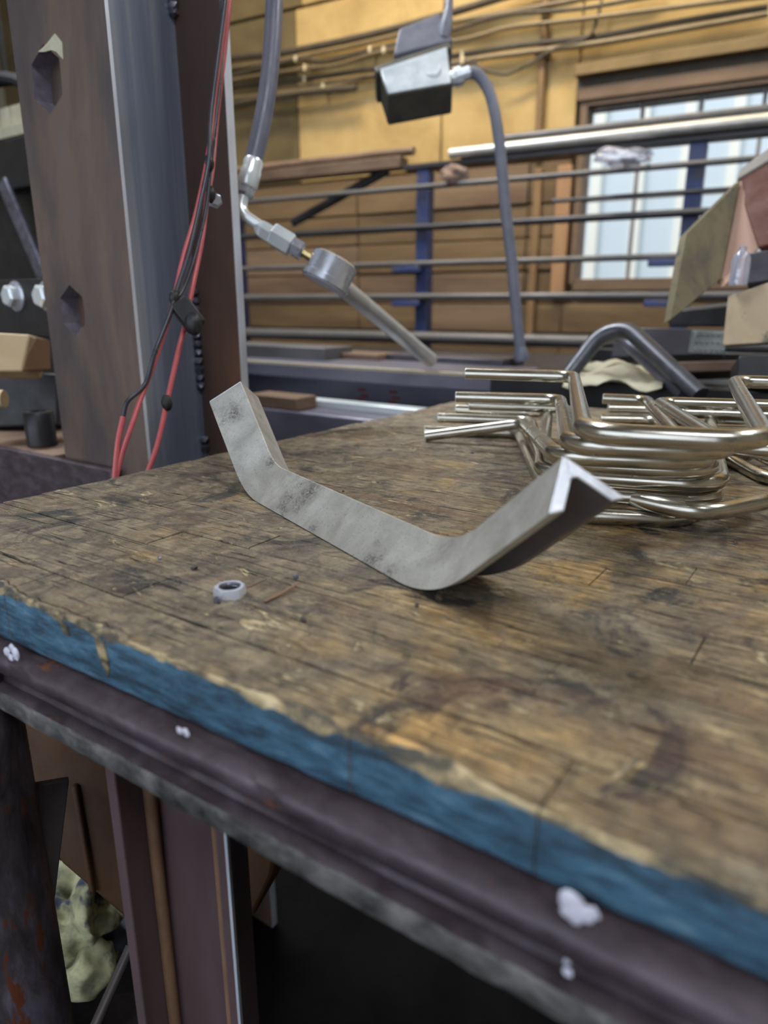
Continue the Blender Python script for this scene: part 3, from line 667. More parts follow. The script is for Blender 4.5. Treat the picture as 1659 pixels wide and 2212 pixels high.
MB().lathe(hp(554,487), hp(600,518), [(0,.007),(.006,.011),(.012,.0125),(.024,.0125),(.026,.010)], 6).build('swivel_nut', M['chrome'], hs, smooth=20)
MB().lathe(hp(588,505), hp(636,534), [(0,.0145),(.003,.0158),(.029,.0158),(.031,.0145)], 6).build('hex_adapter', M['chrome'], hs, smooth=20)
MB().lathe(hp(628,530), hp(668,552), [(0,.008),(.006,.0125),(.017,.0125),(.019,.009)], 6).build('stem_nut', M['steelgrey'], hs, smooth=20)
MB().lathe(hp(655,545), hp(690,566), [(0,.006),(.02,.0065)], 16).build('stem', M['brass'], hs)
# gauge can: axis tilted towards lower left so that the dial faces down
gc = hp(714, 586); ax = Vector((-.45, -.14, -.88)).normalized()
a = gc - ax*.019
MB().lathe(a, a+ax, [(0,.010),(.000,.026),(.003,.0315),(.028,.0315),(.029,.034),(.037,.034),(.038,.031)], 36).build('gauge_case', M['steelgrey'], hs)
MB().lathe(a+ax*.0375, a+ax, [(0,.0305),(.001,.0305)], 36).build('dial', M['splash'], hs)

# ------------------------------------------------------------------ pendant box
bx_c = PD(905, 175, 1.55)
pb = thing('pendant_box', 'galvanised electrical pendant box hanging with grey conduit', 'electrical box', bx_c)
# box corners: front face and underside from the photograph
f = [PD(818,150,1.52), PD(968,100,1.56), PD(978,180,1.53), PD(836,205,1.49)]
dn = (f[3]-f[0]).normalized(); rt = (f[1]-f[0]).normalized(); back = rt.cross(dn).normalized()
if back.dot(bx_c-CAM) < 0: back = -back
back = (back + Vector((.10, 0, -.55))).normalized()
fm = [p - bx_c for p in f]; dep = .062
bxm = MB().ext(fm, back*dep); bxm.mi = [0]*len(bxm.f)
bo = bxm.build('body', [M['galv_shade']], pb, bevel=.004)
cf = (fm[0]+fm[1]+fm[2]+fm[3])/4
MB().ext([cf + (p-cf)*.95 - back*.0015 for p in fm], back*.004).build('lit_front', M['galv'], pb, bevel=.001)  # bright plate added so that only the front face looks lit
# cover lip along top edge + lit front plate
MB().ext([fm[0]-rt*.008-dn*.014, fm[1]+rt*.008-dn*.014, fm[1]+rt*.008+dn*.006, fm[0]-rt*.008+dn*.006], back*dep).build('lid', M['galv_shade'], pb, bevel=.003)
ctr = (fm[0]+fm[1]+fm[2]+fm[3])/4
MB().lathe(ctr+back*.002, ctr-back, [(0,.0045),(.004,.0045),(.005,.003)], 12).build('cover_screw', M['steelgrey'], pb)
for sgn in (-1, 1):
    cc = ctr + rt*.036*sgn
    mb = MB(); ring = [cc - back*.0008 + (rt*math.cos(a)+dn*math.sin(a))*.021 for a in [2*math.pi*i/24 for i in range(25)]]
    mb.tube(ring, .0012, 6); mb.build('knockout', M['galv'], pb)
# hanger strap and upper connector
hk = [p - bx_c for p in (PD(850,118,1.60), PD(862,62,1.62), PD(948,28,1.66), PD(978,85,1.63))]
MB().ext(hk, back*.05).build('hanger', M['hose'], pb, bevel=.003)
a = PD(958,85,1.64)-bx_c; b = PD(968,28,1.64)-bx_c
MB().lathe(a, b, [(0,.013),(.03,.016),(.05,.013),(.075,.009)], 16).build('cord_grip', M['conduit'], pb)
tp = PD(972, -20, 1.66)
MB().tube(spline([PD(964,45,1.64)-bx_c, PD(970,0,1.65)-bx_c, tp-bx_c, Vector((tp.x+.02, tp.y+.05, 2.6))-bx_c, Vector((tp.x+.02, tp.y+.1, 3.99))-bx_c], 6), .0085, 10).build('supply_cord', M['conduit'], pb)
MB().lathe(PD(972,172,1.55)-bx_c, PD(1025,152,1.55)-bx_c, [(0,.016),(.010,.016),(.011,.020),(.026,.020),(.028,.014),(.045,.014),(.047,.011)], 10).build('conduit_connector', M['galv'], pb, smooth=25)
pts = [PD(1008,158,1.55), PD(1030,160,1.55), PD(1053,190,1.55), PD(1068,240,1.55), PD(1080,320,1.56), PD(1092,450,1.58), PD(1105,560,1.60), PD(1116,680,1.62), PD(1126,775,1.64)]
MB().tube([p-bx_c for p in spline(pts, 8)], .0125, 14).build('conduit', M['conduit'], pb)
MB().lathe(PD(1124,752,1.635)-bx_c, PD(1127,780,1.64)-bx_c, [(0,.014),(.012,.018),(.03,.018)], 10).build('lower_connector', M['hose'], pb)

# ------------------------------------------------------------------ right-hand pile beyond the rods
SB = TF.on(1075, 790, SQ).x
tr = thing('steel_tray', 'long black steel tray behind the bent rods', 'tray', TF.w(.1, 1.22, .905), TF.rz)
a = TF.on(1000, 790, 1.25); b = TF.on(1640, 800, 1.25)
zt = PD(1300, 790, 1.35).z; tx = SB - .1 + .01
MB().box((tx, .04, zt-.955), (1.2, .62, zt-.932)).build('pan', M['black'], tr, bevel=.003)
MB().box((tx, .03, -.30), (1.2, .04, zt-.925)).build('dark_infill', M['black'], tr)  # added black sheet standing in for the dark under the tray
MB().box((tx, .04, zt-.935), (1.2, .055, zt-.922)).build('front_lip', M['blacksteel'], tr, bevel=.003)
MB().box((tx, .60, zt-.935), (1.2, .62, zt-.90)).build('back_lip', M['blacksteel'], tr, bevel=.003)
for s in (tx+.05, 1.1):
    for q_ in (.08, .56): MB().box((s, q_, -.905), (s+.04, q_+.04, zt-.955)).build('leg', M['blacksteel'], tr, bevel=.003)
# bent dark bar
bp = [PD(1225,815,1.24), PD(1268,752,1.24), PD(1325,697,1.25), PD(1420,765,1.17), PD(1512,855,1.09)]
t = MB().tube(fillet([bp[0], bp[2]+Vector((0,0,.012)), bp[4]], [0,.045,0], 10), .0145, 14)
single(t, 'bent_pipe', M['bentsteel'], 'dark bent pipe standing in an upside-down V behind the rods', 'pipe')
t = MB().tube(fillet([bp[0]+Vector((.012,.06,-.012)), bp[2]+Vector((.006,.06,-.002)), bp[4]+Vector((.0,.06,-.006))], [0,.045,0], 10), .012, 12)
single(t, 'bent_pipe', M['stocksteel'], 'thinner grey bent pipe nested behind the dark V-shaped pipe', 'pipe')
# crumpled paper
def sheet(name, px, d, mat, lab, cat, seed, amp=.01):
    c4 = [PD(x, y, dd) for (x, y), dd in zip(px, d)]; n = 14; vs = []; fs = []
    for i in range(n+1):
        for j in range(n+1):
            u, v_ = i/n, j/n
            p = c4[0]*(1-u)*(1-v_) + c4[1]*u*(1-v_) + c4[2]*u*v_ + c4[3]*(1-u)*v_
            p = p + Vector((0,0,amp*(noise.noise(p*22+Vector((seed,0,0)))+.5*noise.noise(p*50))))
            vs.append(p)
    for i in range(n):
        for j in range(n):
            k = i*(n+1)+j; fs.append((k, k+1, k+n+2, k+n+1))
    m = MB().add(vs, fs); o = single(m, name, M[mat], lab, cat, smooth=60)
    s = o.modifiers.new('solid', 'SOLIDIFY'); s.thickness = .0012; return o
sheet('crumpled_paper', [(1215,826),(1430,838),(1440,792),(1250,784)], [1.21,1.15,1.30,1.36], 'paper', 'crumpled cream paper lying under the bent pipe', 'paper', 4, .016)
# drilled bar and perforated plate
t = quad_block([(1330,706),(1560,712),(1560,765),(1320,772)], [1.50,1.40,1.40,1.50], .05)
single(t, 'steel_flat', M['lilac'], 'purplish steel flat standing behind the bent pipe', 'metal bar', bevel=.002)
pp = thing('knurled_plate', 'grey plate with rows of raised studs beside the plywood', 'plate', PD(1535, 760, 1.37))
pc = pp.location.copy()
fq = [PD(1503,714,1.37), PD(1572,716,1.36), PD(1566,766,1.36), PD(1494,764,1.37)]
MB().ext([p-pc for p in fq], (0,.02,0)).build('plate', M['perf'], pp, bevel=.002)
for i in range(6):
    for j in range(3):
        u, v_ = (i+.5)/6, (j+.5)/3
        p = fq[0]*(1-u)*(1-v_)+fq[1]*u*(1-v_)+fq[2]*u*v_+fq[3]*(1-u)*v_ - pc
        MB().blob(p, .0035, sub=1, seed=i, rough=0).build('stud', M['perf'], pp)
t = quad_block([(1440,672),(1659,650),(1700,706),(1445,706)], [1.48,1.40,1.40,1.48], .10)
single(t, 'black_case', M['black'], 'black case lying under the leaning plywood', 'case', bevel=.004)
# plywood pieces
t = quad_block([(1482,505),(1600,388),(1558,602),(1448,692)], [1.18,1.24,1.20,1.14], .016)
single(t, 'plywood_offcut', M['osb'], 'stained olive plywood offcut leaning on edge before the window', 'plywood', bevel=.0015)
t = quad_block([(1602,388),(1640,535),(1572,610),(1558,602)], [1.245,1.20,1.16,1.205], .014)
single(t, 'pink_panel', M['pinkboard'], 'pinkish board leaning against the red-brown block', 'board', bevel=.0015)
t = quad_block([(1590,388),(1700,322),(1700,520),(1636,535)], [1.26,1.20,1.16,1.18], .10)
single(t, 'red_block', M['redblock'], 'red-brown wooden block with a grey top beside the plywood', 'block', bevel=.003)
t = quad_block([(1598,364),(1700,290),(1700,322),(1590,388)], [1.27,1.21,1.195,1.255], .10)
single(t, 'grey_slab', M['greyboard'], 'grey slab lying on top of the red-brown block', 'slab', bevel=.003)
t = quad_block([(1572,640),(1700,596),(1700,738),(1560,746)], [1.12,1.05,1.05,1.11], .018)
single(t, 'tan_panel', M['tanboard'], 'tan plywood panel with dark smudges below the plastic bottle', 'plywood', bevel=.0015)
t = quad_block([(1612,545),(1700,535),(1700,600),(1612,615)], [1.13,1.10,1.10,1.13], .05)
single(t, 'steel_block', M['lilac'], 'scratched lilac-grey steel block beside the plastic bottle', 'block', bevel=.003)
c = PD(1594, 617, 1.10)
t = MB().lathe(c, c+Vector((0,0,1)), [(0,.012),(.002,.0135),(.040,.0135),(.046,.010),(.050,.006),(.057,.006),(.058,.004)], 20)
single(t, 'plastic_bottle', M['plastic'], 'small clear plastic bottle standing on the tan plywood panel', 'bottle')
t = quad_block([(1596,768),(1700,766),(1700,835),(1590,820)], [1.02,1.0,1.0,1.02], .08)
single(t, 'black_box', M['blacksteel'], 'black metal box at the back of the bench behind the rods', 'box', bevel=.003)
t = quad_block([(1440,782),(1600,778),(1600,800),(1440,806)], [1.25,1.2,1.2,1.25], .08)
single(t, 'flat_offcut', M['rusty'], 'rusty flat offcut on the tray beside the black box', 'offcut', bevel=.002)

# ================================================================== THE WORKBENCH
S0, S1, Q0, Q1 = -.59, 1.15, .190, 1.13                        # extent in the bench frame
WTH = .0280                                                    # thickness of the top
bench = thing('workbench', 'worn butcher-block workbench with blue painted edge on a rusty steel frame', 'workbench', TF.w(S0, Q0, 0), TF.rz)
SW = .0335; nst = int((Q1-Q0)/SW)+1
def plank(s0, s1, q0, q1, front, end):
    # local coords: s from S0, q from Q0
    mb = MB(); dz = random.uniform(-.0005, .0004); zt = TZ + dz
    g = .0003 + .0004*abs(noise.noise(Vector((q0*97, 3.3, 0))))
    a, b = s0 - S0 + (0 if end else g), s1 - S0 - g
    c, d = q0 - Q0 + (0 if front else g), q1 - Q0 - g
    if end: a += random.uniform(-.0015, .002)
    if not front:
        n = 8 if end else 2; vs = []; bev = .0008
        prof = [(0, -WTH), (0, -bev), (bev, 0), (d-c-bev, 0), (d-c, -bev), (d-c, -WTH)]
        xs = [a + (b-a)*i/n for i in range(n+1)]
        for i, x in enumerate(xs):
            for j, (yy, z) in enumerate(prof):
                ex = 0
                if end and i == 0: ex = .0035*noise.noise(Vector((q0*60+yy*90, z*200, 3))) + (.0022 if z > -bev*1.5 else 0)
                vs.append((x+ex, c+yy, zt+z - (.0012*abs(noise.noise(Vector((q0*80+yy*70, 5, 1)))) if end and i == 0 and z > -.002 else 0)))
        k = len(prof); fs = [(i*k+j, (i+1)*k+j, (i+1)*k+(j+1) % k, i*k+(j+1) % k) for i in range(n) for j in range(k)]
        fs += [tuple(range(k)), tuple(range(n*k+k-1, n*k-1, -1))]
        mb.add(vs, fs)
        return mb
    # front strip: chipped top edge and painted face
    n = max(4, int((b-a)/.003)); vs = []; fs = []; mi = []
    for i in range(n+1):
        x = a + (b-a)*i/n; X = x*1.0
        ch = .0014 + .0080*max(0, noise.noise(Vector((X*26, 2.2, 0)))) + .0024*noise.noise(Vector((X*150, 7, 0)))
        ch = max(.0008, ch)
        dp = ch * (.9 + .9*noise.noise(Vector((X*60, 9, 0)))); wt_ = .0255 + .0197*max(0, .59-x)*1.0
        cd = max(.0002, .0030*min(1, max(0, (.31-x)*22))*(.8+.5*noise.noise(Vector((X*90, 1, 0))))); cy = c + ch*1.15 + .0022 + .0016*noise.noise(Vector((X*28, 21, 0)))
        wob = .0008*noise.noise(Vector((X*45, 4, 0)))
        low = .0012*noise.noise(Vector((X*70, 14, 0)))
        vs += [(x, c+wob+.0015, zt-wt_+low*.4), (x, c+wob, zt-wt_+.004+low), (x, c+wob, zt-wt_*.5), (x, c+wob, zt-max(dp,.0006)-.0012), (x, c+wob+ch*.45, zt-max(dp,.0006)*.35-.0002), (x, c+wob+ch*1.15, zt), (x, cy, zt), (x, cy+.0005, zt-cd), (x, cy+.0011, zt), (x, d-.001, zt), (x, d, zt-.001), (x, d, zt-wt_)]
    k = 12; m_of = [1, 1, 1, 2, 2, 0, 0, 0, 0, 0, 0, 0]
    for i in range(n):
        for j in range(k):
            fs.append((i*k+j, (i+1)*k+j, (i+1)*k+(j+1) % k, i*k+(j+1) % k)); mi.append(m_of[j])
    fs += [tuple(range(k)), tuple(range(n*k+k-1, n*k-1, -1))]; mi += [0, 0]
    mb.v = [Vector(p) for p in vs]; mb.f = [list(f) for f in fs]; mb.mi = mi
    return mb
joints = {0: [-.40, -.147, -.069, .25, .7], 1: [-.335, -.205, .02, .4, .8], 2: [-.468, -.285, -.10, .2, .6], 3: [-.40, -.195, .05, .45, .8], 4: [-.335, -.05, .3, .7], 5: [-.47, -.22, .1, .5, .9]}
for i in range(nst):
    qa = Q0 + SW*i; qb = min(Q0 + SW*(i+1), Q1)
    if qb - qa < .01: continue
    js = joints.get(i) or sorted(random.uniform(-.45, 1.0) for _ in range(4))
    js = [S0] + [j for j in js if S0+.06 < j < S1-.05] + [S1]
    js = [js[0]] + [b for a, b in zip(js[:-1], js[1:]) if b - a > .05]
    for a, b in zip(js[:-1], js[1:]):
        plank(a, b, qa, qb, i == 0, a == S0).build('plank', [M['wood'], M['blue'], M['rawwood']], bench, smooth=35)
# splintered scars on the painted face
def px_face(x, y): p = TF.on(x, y, Q0); return Vector((p.x-S0, 0, p.z))
for pts in ([(122,1322),(146,1352),(152,1375),(141,1368)], [(205,1372),(226,1385),(238,1440),(236,1462),(218,1420)]):
    P_ = [px_face(x, y) for x, y in pts]
    MB().ext([(p.x, -.0009, p.z) for p in P_], (0, .0016, 0)).build('splinter_scar', M['rawwood'], bench)
# front rail: rolled angle with rounded upper edge, hollow and rough lower lip
RT = TZ - WTH - .0015
prof = [(.050, 0), (.008, 0), (-.0012, -.0035), (-.0072, -.0065), (-.0086, -.0115), (-.0072, -.0170), (-.0020, -.0225), (.0034, -.0285), (.0026, -.0322),
        (-.0046, -.0345), (-.0056, -.037), (-.0056, -.0460), (-.0040, -.0478), (.002, -.0485), (.009, -.046), (.009, -.006), (.050, -.006)]
mb = MB(); k = len(prof); n = 220; vs = []; fs = []; mi = []
for i in range(n+1):
    x = -.02 + (S1-S0+.0)*i/n
    for j, (yy, z) in enumerate(prof):
        e = 0
        if 1 <= j <= 13: e = .0006*noise.noise(Vector((x*40, yy*300, z*200))) + (.0009*noise.noise(Vector((x*130, 3, z*300))) if 9 <= j <= 12 else 0)
        vs.append((x, yy+e, z + TZ - .0272 - .0197*max(0, .59-x)))
for i in range(n):
    for j in range(k):
        fs.append((i*k+j, (i+1)*k+j, (i+1)*k+(j+1) % k, i*k+(j+1) % k)); mi.append(1 if 9 <= j <= 12 else 0)
fs += [tuple(range(k)), tuple(range(n*k+k-1, n*k-1, -1))]; mi += [0, 0]
mb.v = [Vector(p) for p in vs]; mb.f = [list(f) for f in fs]; mb.mi = mi
rail = mb.build('front_rail', [M['rail'], M['rail_low']], bench, smooth=50)
def rail_px(x, y, q=-.0072): p = TF.on(x, y, Q0+q); return Vector((p.x-S0, q, p.z))
for (x, y, r) in ((1232,1945,.0038),(1240,1968,.0044),(1262,1974,.0032),(1280,1972,.0022),(1222,2040,.0018),(1228,2060,.0014),(1226,2100,.0018),(1224,2078,.0013),(388,1578,.0020),(402,1583,.0021),(16,1408,.0034),(34,1411,.0036),(26,1400,.0026),(24,1420,.0024),(1232,2020,.0020),(1234,2000,.0016)):
    MB().blob(rail_px(x, y, -.0066 if y < 2000 and x > 900 or x < 900 else -.0030), r, seed=x, flat=(1,.35,1), rough=.5).build('paint_splash', M['splash'], rail)
# other rails under the top
MB().box((-.0, .05, RT-.04), (.006, Q1-Q0, RT)).build('end_rail', M['rail'], bench)
MB().box((0, Q1-Q0-.006, RT-.04), (S1-S0, Q1-Q0, RT)).build('back_rail', M['rail'], bench)
# pipe leg
pl_ = PD(-40, 1620, .47); c = Vector((TF.sq(pl_).x - S0, TF.sq(pl_).y - Q0, 0))
MB().lathe(c, c+Vector((0,0,1)), [(0,.028),(RT-.006,.028)], 28).build('pipe_leg', M['pipeleg'], bench)
# channel leg turned to face the aisle
lc = PD(384, 1730, .435); L = TF.sq(lc); ang = R(-8) - TF.rz
ML = Matrix.Translation((L.x-S0, L.y-Q0, 0)) @ Matrix.Rotation(ang, 4, 'Z')
lh = RT-.006
def chan(poly): return MB().ext([(x, y, 0) for x, y in poly], (0, 0, lh))
LW = .0355
cl_ = chan([(-LW,.020),(-LW,-.016),(-LW+.006,-.016),(-LW+.010,.010),(-LW+.016,.013),(LW-.016,.013),(LW-.010,.010),(LW-.006,-.016),(LW,-.016),(LW,.020)]); cl_.build('channel_leg', M['legsteel'], bench, M=ML, smooth=60, bevel=.001)
MB().tube([(-LW+.013,.008,.0), (-LW+.013,.008,lh)], .0042, 10).build('fillet_strip', M['legfillet'], bench, M=ML)
MB().tube([(LW-.017,.0115,.0), (LW-.017,.0115,lh)], .0035, 10).build('fillet_strip', M['legfillet'], bench, M=ML)
MB().box((LW-.0005,-.0165,0), (LW+.0012,-.0125,lh)).build('pale_edge', M['edge'], bench, M=ML)

# things under the bench
g = [PD(x, y, .62) for x, y in ((-60,1480),(620,1560),(600,1830),(588,1895),(545,1985),(300,2010),(262,1980),(132,1868),(20,1700),(-60,1650))]
t = MB().ext(g, Vector((.03,.10,0)))
gb = single(t, 'rusty_gusset', M['rustbrown'], 'big rust-brown gusset plate with cut corners under the bench', 'gusset', bevel=.004)
e = MB().ext([PD(x, y, .615)-gb.location for x, y in ((152,1700),(166,1700),(205,1935),(190,1925))], Vector((0,.012,0))); e.build('rib', M['rustbrown'], gb, bevel=.002)
t = quad_block([(20,1706),(150,1684),(102,2080),(20,2080)], [.50,.52,.53,.50], .006)
single(t, 'tapered_plate', M['darkplate'], 'dark tapered steel plate standing between the pipe leg and rusty gusset', 'plate', bevel=.001)
def rag(name, c, r, mat, lab, seed, flat):
    t = MB().blob(c, r, seed=seed, flat=flat, sub=5, rough=0)
    for i, p in enumerate(t.v):
        dv = (p - c); k = (.25-abs(noise.noise(p*19+Vector((seed,0,0)))))*1.7 + (.2-abs(noise.noise(p*45+Vector((0,seed,0)))))*.55
        t.v[i] = p + dv*k
    return single(t, name, M[mat], lab, 'rag', 'rags under the bench', smooth=60)
rag('oily_rag', PD(158, 1975, .74), .042, 'rag', 'yellow-green oily rag bundled beside the rusty gusset', 2, (.8,.8,1.25))
rag('oily_rag', PD(165, 2105, .72), .034, 'rag', 'pale green crumpled rag below the bundled rag', 6, (1.0,.8,.85))
rag('oily_rag', PD(215, 1965, .80), .036, 'bluerag', 'blue-grey rag tucked behind the yellow-green rag', 9, (1.0,.8,1.1))
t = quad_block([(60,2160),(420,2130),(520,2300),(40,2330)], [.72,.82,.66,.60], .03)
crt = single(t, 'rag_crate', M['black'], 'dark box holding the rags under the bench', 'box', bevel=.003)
t = MB().tube([PD(282,2045,.60), PD(190,2250,.56)], .0042, 10)
single(t, 'thin_rod', M['darkplate'], 'thin grey rod slanting behind the channel leg', 'rod')
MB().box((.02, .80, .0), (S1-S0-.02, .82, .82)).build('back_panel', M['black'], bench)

# ================================================================== THE BENT ANGLE BAR
d0 = PZ(600, 1112); d1 = PZ(866, 1263)
dv = (d1-d0).normalized(); wv = Vector((-dv.y, dv.x, 0))
if wv.x < 0: wv = -wv
org = PZ(550, 1070) + wv*.025; k0 = (org-d0).dot(wv) - .025; org -= wv*k0   # on the centre line of the base
bar = thing('bent_angle_bar', 'bent grey steel angle bar with both ends turned up, lying on the bench', 'metal bar', (org.x, org.y, TZ+.0004))
path2 = fillet([(-.078,0,.072), (-.004,0,0), (.268,0,0), (.351,0,.071)], [0,.066,.095,0], 14)
pth = []
for a, b in zip(path2[:-1], path2[1:]):
    n = max(1, int((b-a).length/.012)); pth += [a + (b-a)*i/n for i in range(n)]
pth.append(path2[-1])
def lprof():
    hb, hh, th = .0245, .0265, .0066
    # outer V from near foot over the ridge to the far foot, then back along the inside; rounded corners
    import math as _m
    l = _m.hypot(hb, hh); ux, uz = hb/l, hh/l                    # along near leg (upwards)
    def rot(p): return p
    out = [(-hb, .0)]
    pts = [(-hb + .0006, .0010), (-.0014, hh-.0016), (-.0006, hh-.0006), (.0006, hh-.0006), (.0014, hh-.0016), (hb-.0006, .0010), (hb, .0002), (hb-.0016, 0)]
    inn = th*l/hb                                                # vertical drop of the inner ridge
    ix = th/uz
    pts += [(hb-ix*1.0+.0004, 0), (hb-ix, .0006), (.002, hh-inn-.002), (-.002, hh-inn-.002), (-hb+ix, .0006), (-hb+ix-.0004, 0), (-hb+.0016, 0), (-hb, .0002)]
    return pts
prof = lprof(); k = len(prof)
def on_bar(i, a):                                              # a point on the near outer face of the bar
    p = pth[i]; t = (pth[min(i+1, len(pth)-1)] - pth[max(i-1, 0)]).normalized(); up = Vector((-t.z, 0, t.x)); b_ = .0265*(1-abs(a)/.0245)
    return tuple(dv*(p.x + up.x*b_) + Vector((0,0,p.z + up.z*b_)) + wv*a)
def at_x(x): return min(range(len(pth)), key=lambda i: abs(pth[i].x - x))
M['bar'] = bar_steel([(on_bar(at_x(-.056), -.012), .012), (on_bar(at_x(-.004), -.002), .008), (on_bar(at_x(.082), -.006), .017)])
mb = MB(); vs = []; n = len(pth)
for i, p in enumerate(pth):
    t = (pth[min(i+1, n-1)] - pth[max(i-1, 0)]).normalized(); up = Vector((-t.z, 0, t.x))
    for a, b in prof: vs.append(dv*p.x + Vector((0,0,p.z)) + wv*a + dv*(up.x*b) + Vector((0,0,up.z*b)))
fs = [(i*k+j, (i+1)*k+j, (i+1)*k+(j+1) % k, i*k+(j+1) % k) for i in range(n-1) for j in range(k)]
mb.add(vs, fs); mb.mi = [1 if 7 <= j <= 12 else 0 for i in range(n-1) for j in range(k)]
ba = mb.build('angle_body', [M['bar'], M['bar_inside']], bar, smooth=50)
# cut ends: the L-shaped saw faces, split as two strips each, slightly proud with a burr
for i in (0, n-1):
    p = pth[i]; q_ = pth[1] if i == 0 else pth[n-2]; out = (p-q_).normalized(); t = out if i else -out; up = Vector((-t.z, 0, t.x))
    loop = [dv*p.x + Vector((0,0,p.z)) + wv*a + dv*(up.x*b) + Vector((0,0,up.z*b)) for a, b in prof]
    o3 = dv*out.x + Vector((0,0,out.z))
    m2 = MB()
    # near and far leg polygons of the profile
    near = [0, 1, 2, 3, 11, 12, 13, 14, 15]; far = [3, 4, 5, 6, 7, 8, 9, 10, 11]
    for idx in (near, far): m2.ext([loop[j] for j in idx], o3*.0012)
    m2.build('cut_end', M['bar_cut'], bar, smooth=30, bevel=.0007)

# ================================================================== THE NUT
nc = PZ(497, 1283)
nut = thing('hex_nut', 'shiny zinc hex nut sunk into the bench top', 'nut', (nc.x, nc.y, TZ-.0022))
nb = MB(); kk = 24; vs = []
def hexr(a, r): a = (a + math.pi/6) % (math.pi/3) - math.pi/6; return r / math.cos(a)
lev = [(0, 'h', .0082), (.0058, 'h', .0082), (.0072, 'c', .0084), (.0072, 'c', .0063), (.0060, 'c', .0055), (0, 'c', .0055)]
for z, ty, r in lev:
    for j in range(kk):
        a = 2*math.pi*j/kk; rr = hexr(a+.3, r) if ty == 'h' else r
        if ty == 'c' and r > .008: rr = min(hexr(a+.3, .0082), .0086)
        vs.append((rr*math.cos(a), rr*math.sin(a), z))
fs = [(i*kk+j, i*kk+(j+1) % kk, ((i+1) % len(lev))*kk+(j+1) % kk, ((i+1) % len(lev))*kk+j) for i in range(len(lev)) for j in range(kk)]
nb.add(vs, fs); nb.mi = [1 if i in (3, 4, 5) else 0 for i in range(len(lev)) for j in range(kk)]  # bore faces darkened: shade of the hole put into the colour
nb.build('nut_body', [M['nut'], M['weld']], nut, smooth=30)
th_ = MB()
for i in range(4): th_.tube([(.0053*math.cos(a), .0053*math.sin(a), .0012+i*.0013) for a in [2*math.pi*j/18 for j in range(19)]], .0004, 5)
th_.build('thread', M['weld'], nut)
# wood crumbs and turned-up slivers on the bench
for i, (x, y, L_, an, lb) in enumerate(((610,1285,.028,.9,'curled reddish wood sliver beside the zinc nut'),(880,962,.018,.4,'small curled shaving beyond the bent bar'),(1380,1465,.010,-.6,'short pale splinter on the reddish patch of the bench'),(1350,1670,.014,.6,'thin pale scratch splinter towards the blue edge'))):
    p = PZ(x, y); dx = Vector((math.cos(an), math.sin(an), 0))
    t = MB().sweep([p - dx*L_/2 + Vector((0,0,.0006)), p + Vector((0,0,.0012)), p + dx*L_/2 + Vector((0,0,.0030))], [(.0011,0),(.0011,.0004),(-.0011,.0004),(-.0011,0)])
    single(t, 'wood_sliver', M['legfillet'] if i < 2 else M['rawwood'], lb, 'splinter', 'slivers on the bench')
crl = ['tiny dark crumb just beyond the middle of the bent bar', 'tiny crumb on bare wood between the bent bar and the rods', 'tiny dark crumb up the bench from the zinc nut', 'tiny shiny crumb nearest the press end of the bench', 'tiny dark crumb on the pale scar past the reddish sliver', 'tiny shiny crumb close beside the zinc nut', 'tiny dark crumb in the shadow under the right bend of the bar', 'tiny shiny crumb between the zinc nut and the bent bar']
cr = [(742,1063),(1020,980),(420,1230),(345,1207),(655,1340),(470,1300),(900,1310),(640,1248)]
for i, (x, y) in enumerate(cr):
    p = PZ(x, y); t = MB().blob(p+Vector((0,0,.0008)), .0014+.0005*(i % 3), seed=i, sub=1, rough=.5)
    single(t, 'metal_crumb', M['weld'] if i % 2 else M['darkplate'], crl[i], 'crumb', 'metal crumbs on the bench')

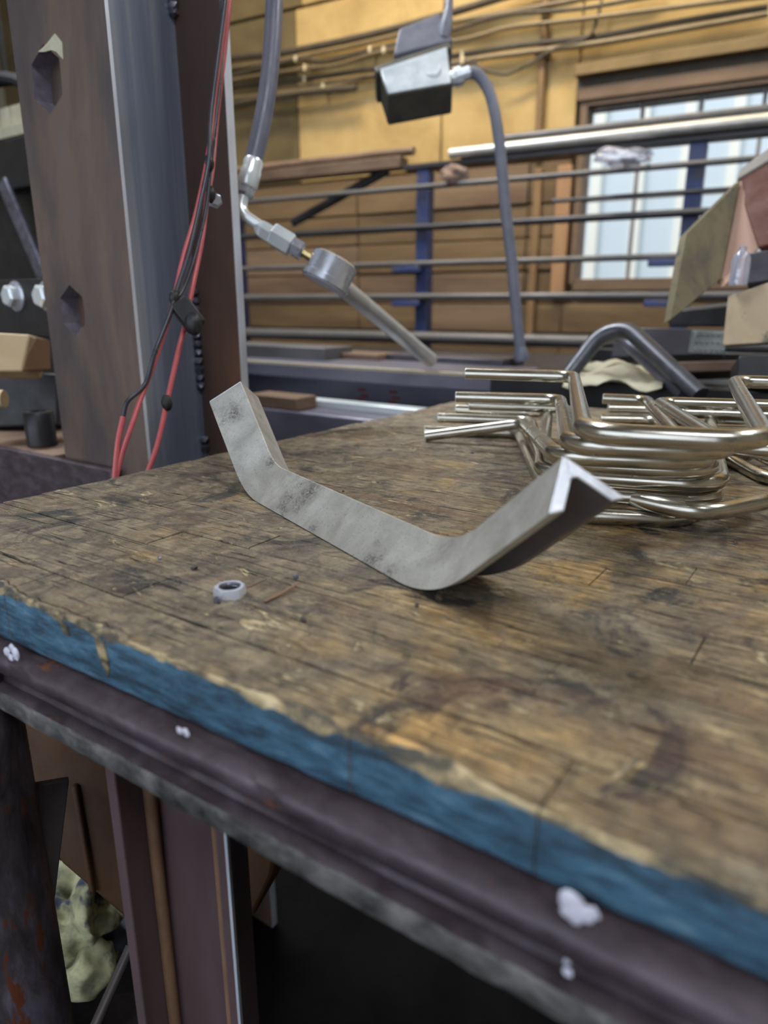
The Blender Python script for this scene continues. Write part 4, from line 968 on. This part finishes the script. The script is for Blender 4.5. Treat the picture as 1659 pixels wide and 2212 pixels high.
# ================================================================== THE BENT RODS
RR = .0064
def rod(fl, zf, yaw, zb, label, base=.098, leg=.35, splay=.028, tail=.115, tailr=None, tl=None, rad=.030):
    # fl: where the front left corner stands (pixel, height); yaw: turn of the legs from straight away; zb: height at the knees
    c = PZ(fl[0], fl[1], TZ+zf)
    a = Vector((math.sin(R(yaw)), math.cos(R(yaw)), 0)); s = Vector((math.cos(R(yaw)), -math.sin(R(yaw)), 0))
    up = Vector((0,0,1)); dz = zb-zf
    kl = c + a*leg - s*splay + up*dz; kr = c + s*base + a*leg + s*splay + up*dz
    tz = up*0
    tle = kl - s*tail + (up*(tl-zb) if tl is not None else tz); tre = kr + s*(tail if tailr is None else tailr)
    P_ = fillet([tle, kl, c, c+s*base, kr, tre], [0, .018, rad, rad, .018, 0], 8)
    o = thing('bent_rod', label, 'metal rod', (c.x, c.y, TZ), 0, 'pile of bent rods on the bench')
    P_ = [p - o.location for p in P_]
    MB().tube(P_, RR, 14, cap=False).build('rod_body', M['rod'], o, smooth=60)
    for e, nx in ((P_[0], P_[1]), (P_[-1], P_[-2])):
        d_ = (e-nx).normalized(); MB().lathe(e-d_*.0002, e+d_, [(0, RR),(.0006, RR),(.0014, RR*.82)], 14).build('rod_end', M['rod_end'], o, smooth=30)
    return o
rods = [
    ((1262, 935), .0865, 18, .086, 'bright bent rod on the very top of the pile', {}),
    ((1230, 962), .0735, 13, .058, 'bent rod second from the top of the pile', dict(splay=.002, tailr=.21)),
    ((1203, 985), .0605, 12, .026, 'bent rod with its long tail sloping down to the bench', dict(tl=.0066)),
    ((1232, 1003), .0475, 15, .040, 'bent rod fourth from the top, slightly askew', dict(splay=.010)),
    ((1168, 1022), .0345, 18, .030, 'bent rod in the pile with its left corner sticking out', dict(base=.128)),
    ((1195, 1064), .0210, 13, .021, 'bent rod third from the bottom of the pile', dict(base=.118)),
    ((1205, 1110), .0066, 10, .0066, 'lowest bent rod lying flat on the bench', dict(base=.100)),
    ((1262, 1052), .0200, 52, .0080, 'bent rod turned to the right under the pile', dict(base=.098)),
    ((1668, 1040), .0066, 8, .0066, 'bent rod lying flat beside the pile with a short tail', dict(tail=.07)),
    ((1690, 1005), .0197, 9, .0200, 'bent rod resting on the flat one beside the pile', dict(tail=.075)),
    ((1480, 960), .0600, 20, .0480, 'bent rod laid across the right legs of the pile', dict(base=.09, tail=.05)),
]
for fl, zf, yaw, zb, lb, kw in rods: rod(fl, zf, yaw, zb, lb, **kw)
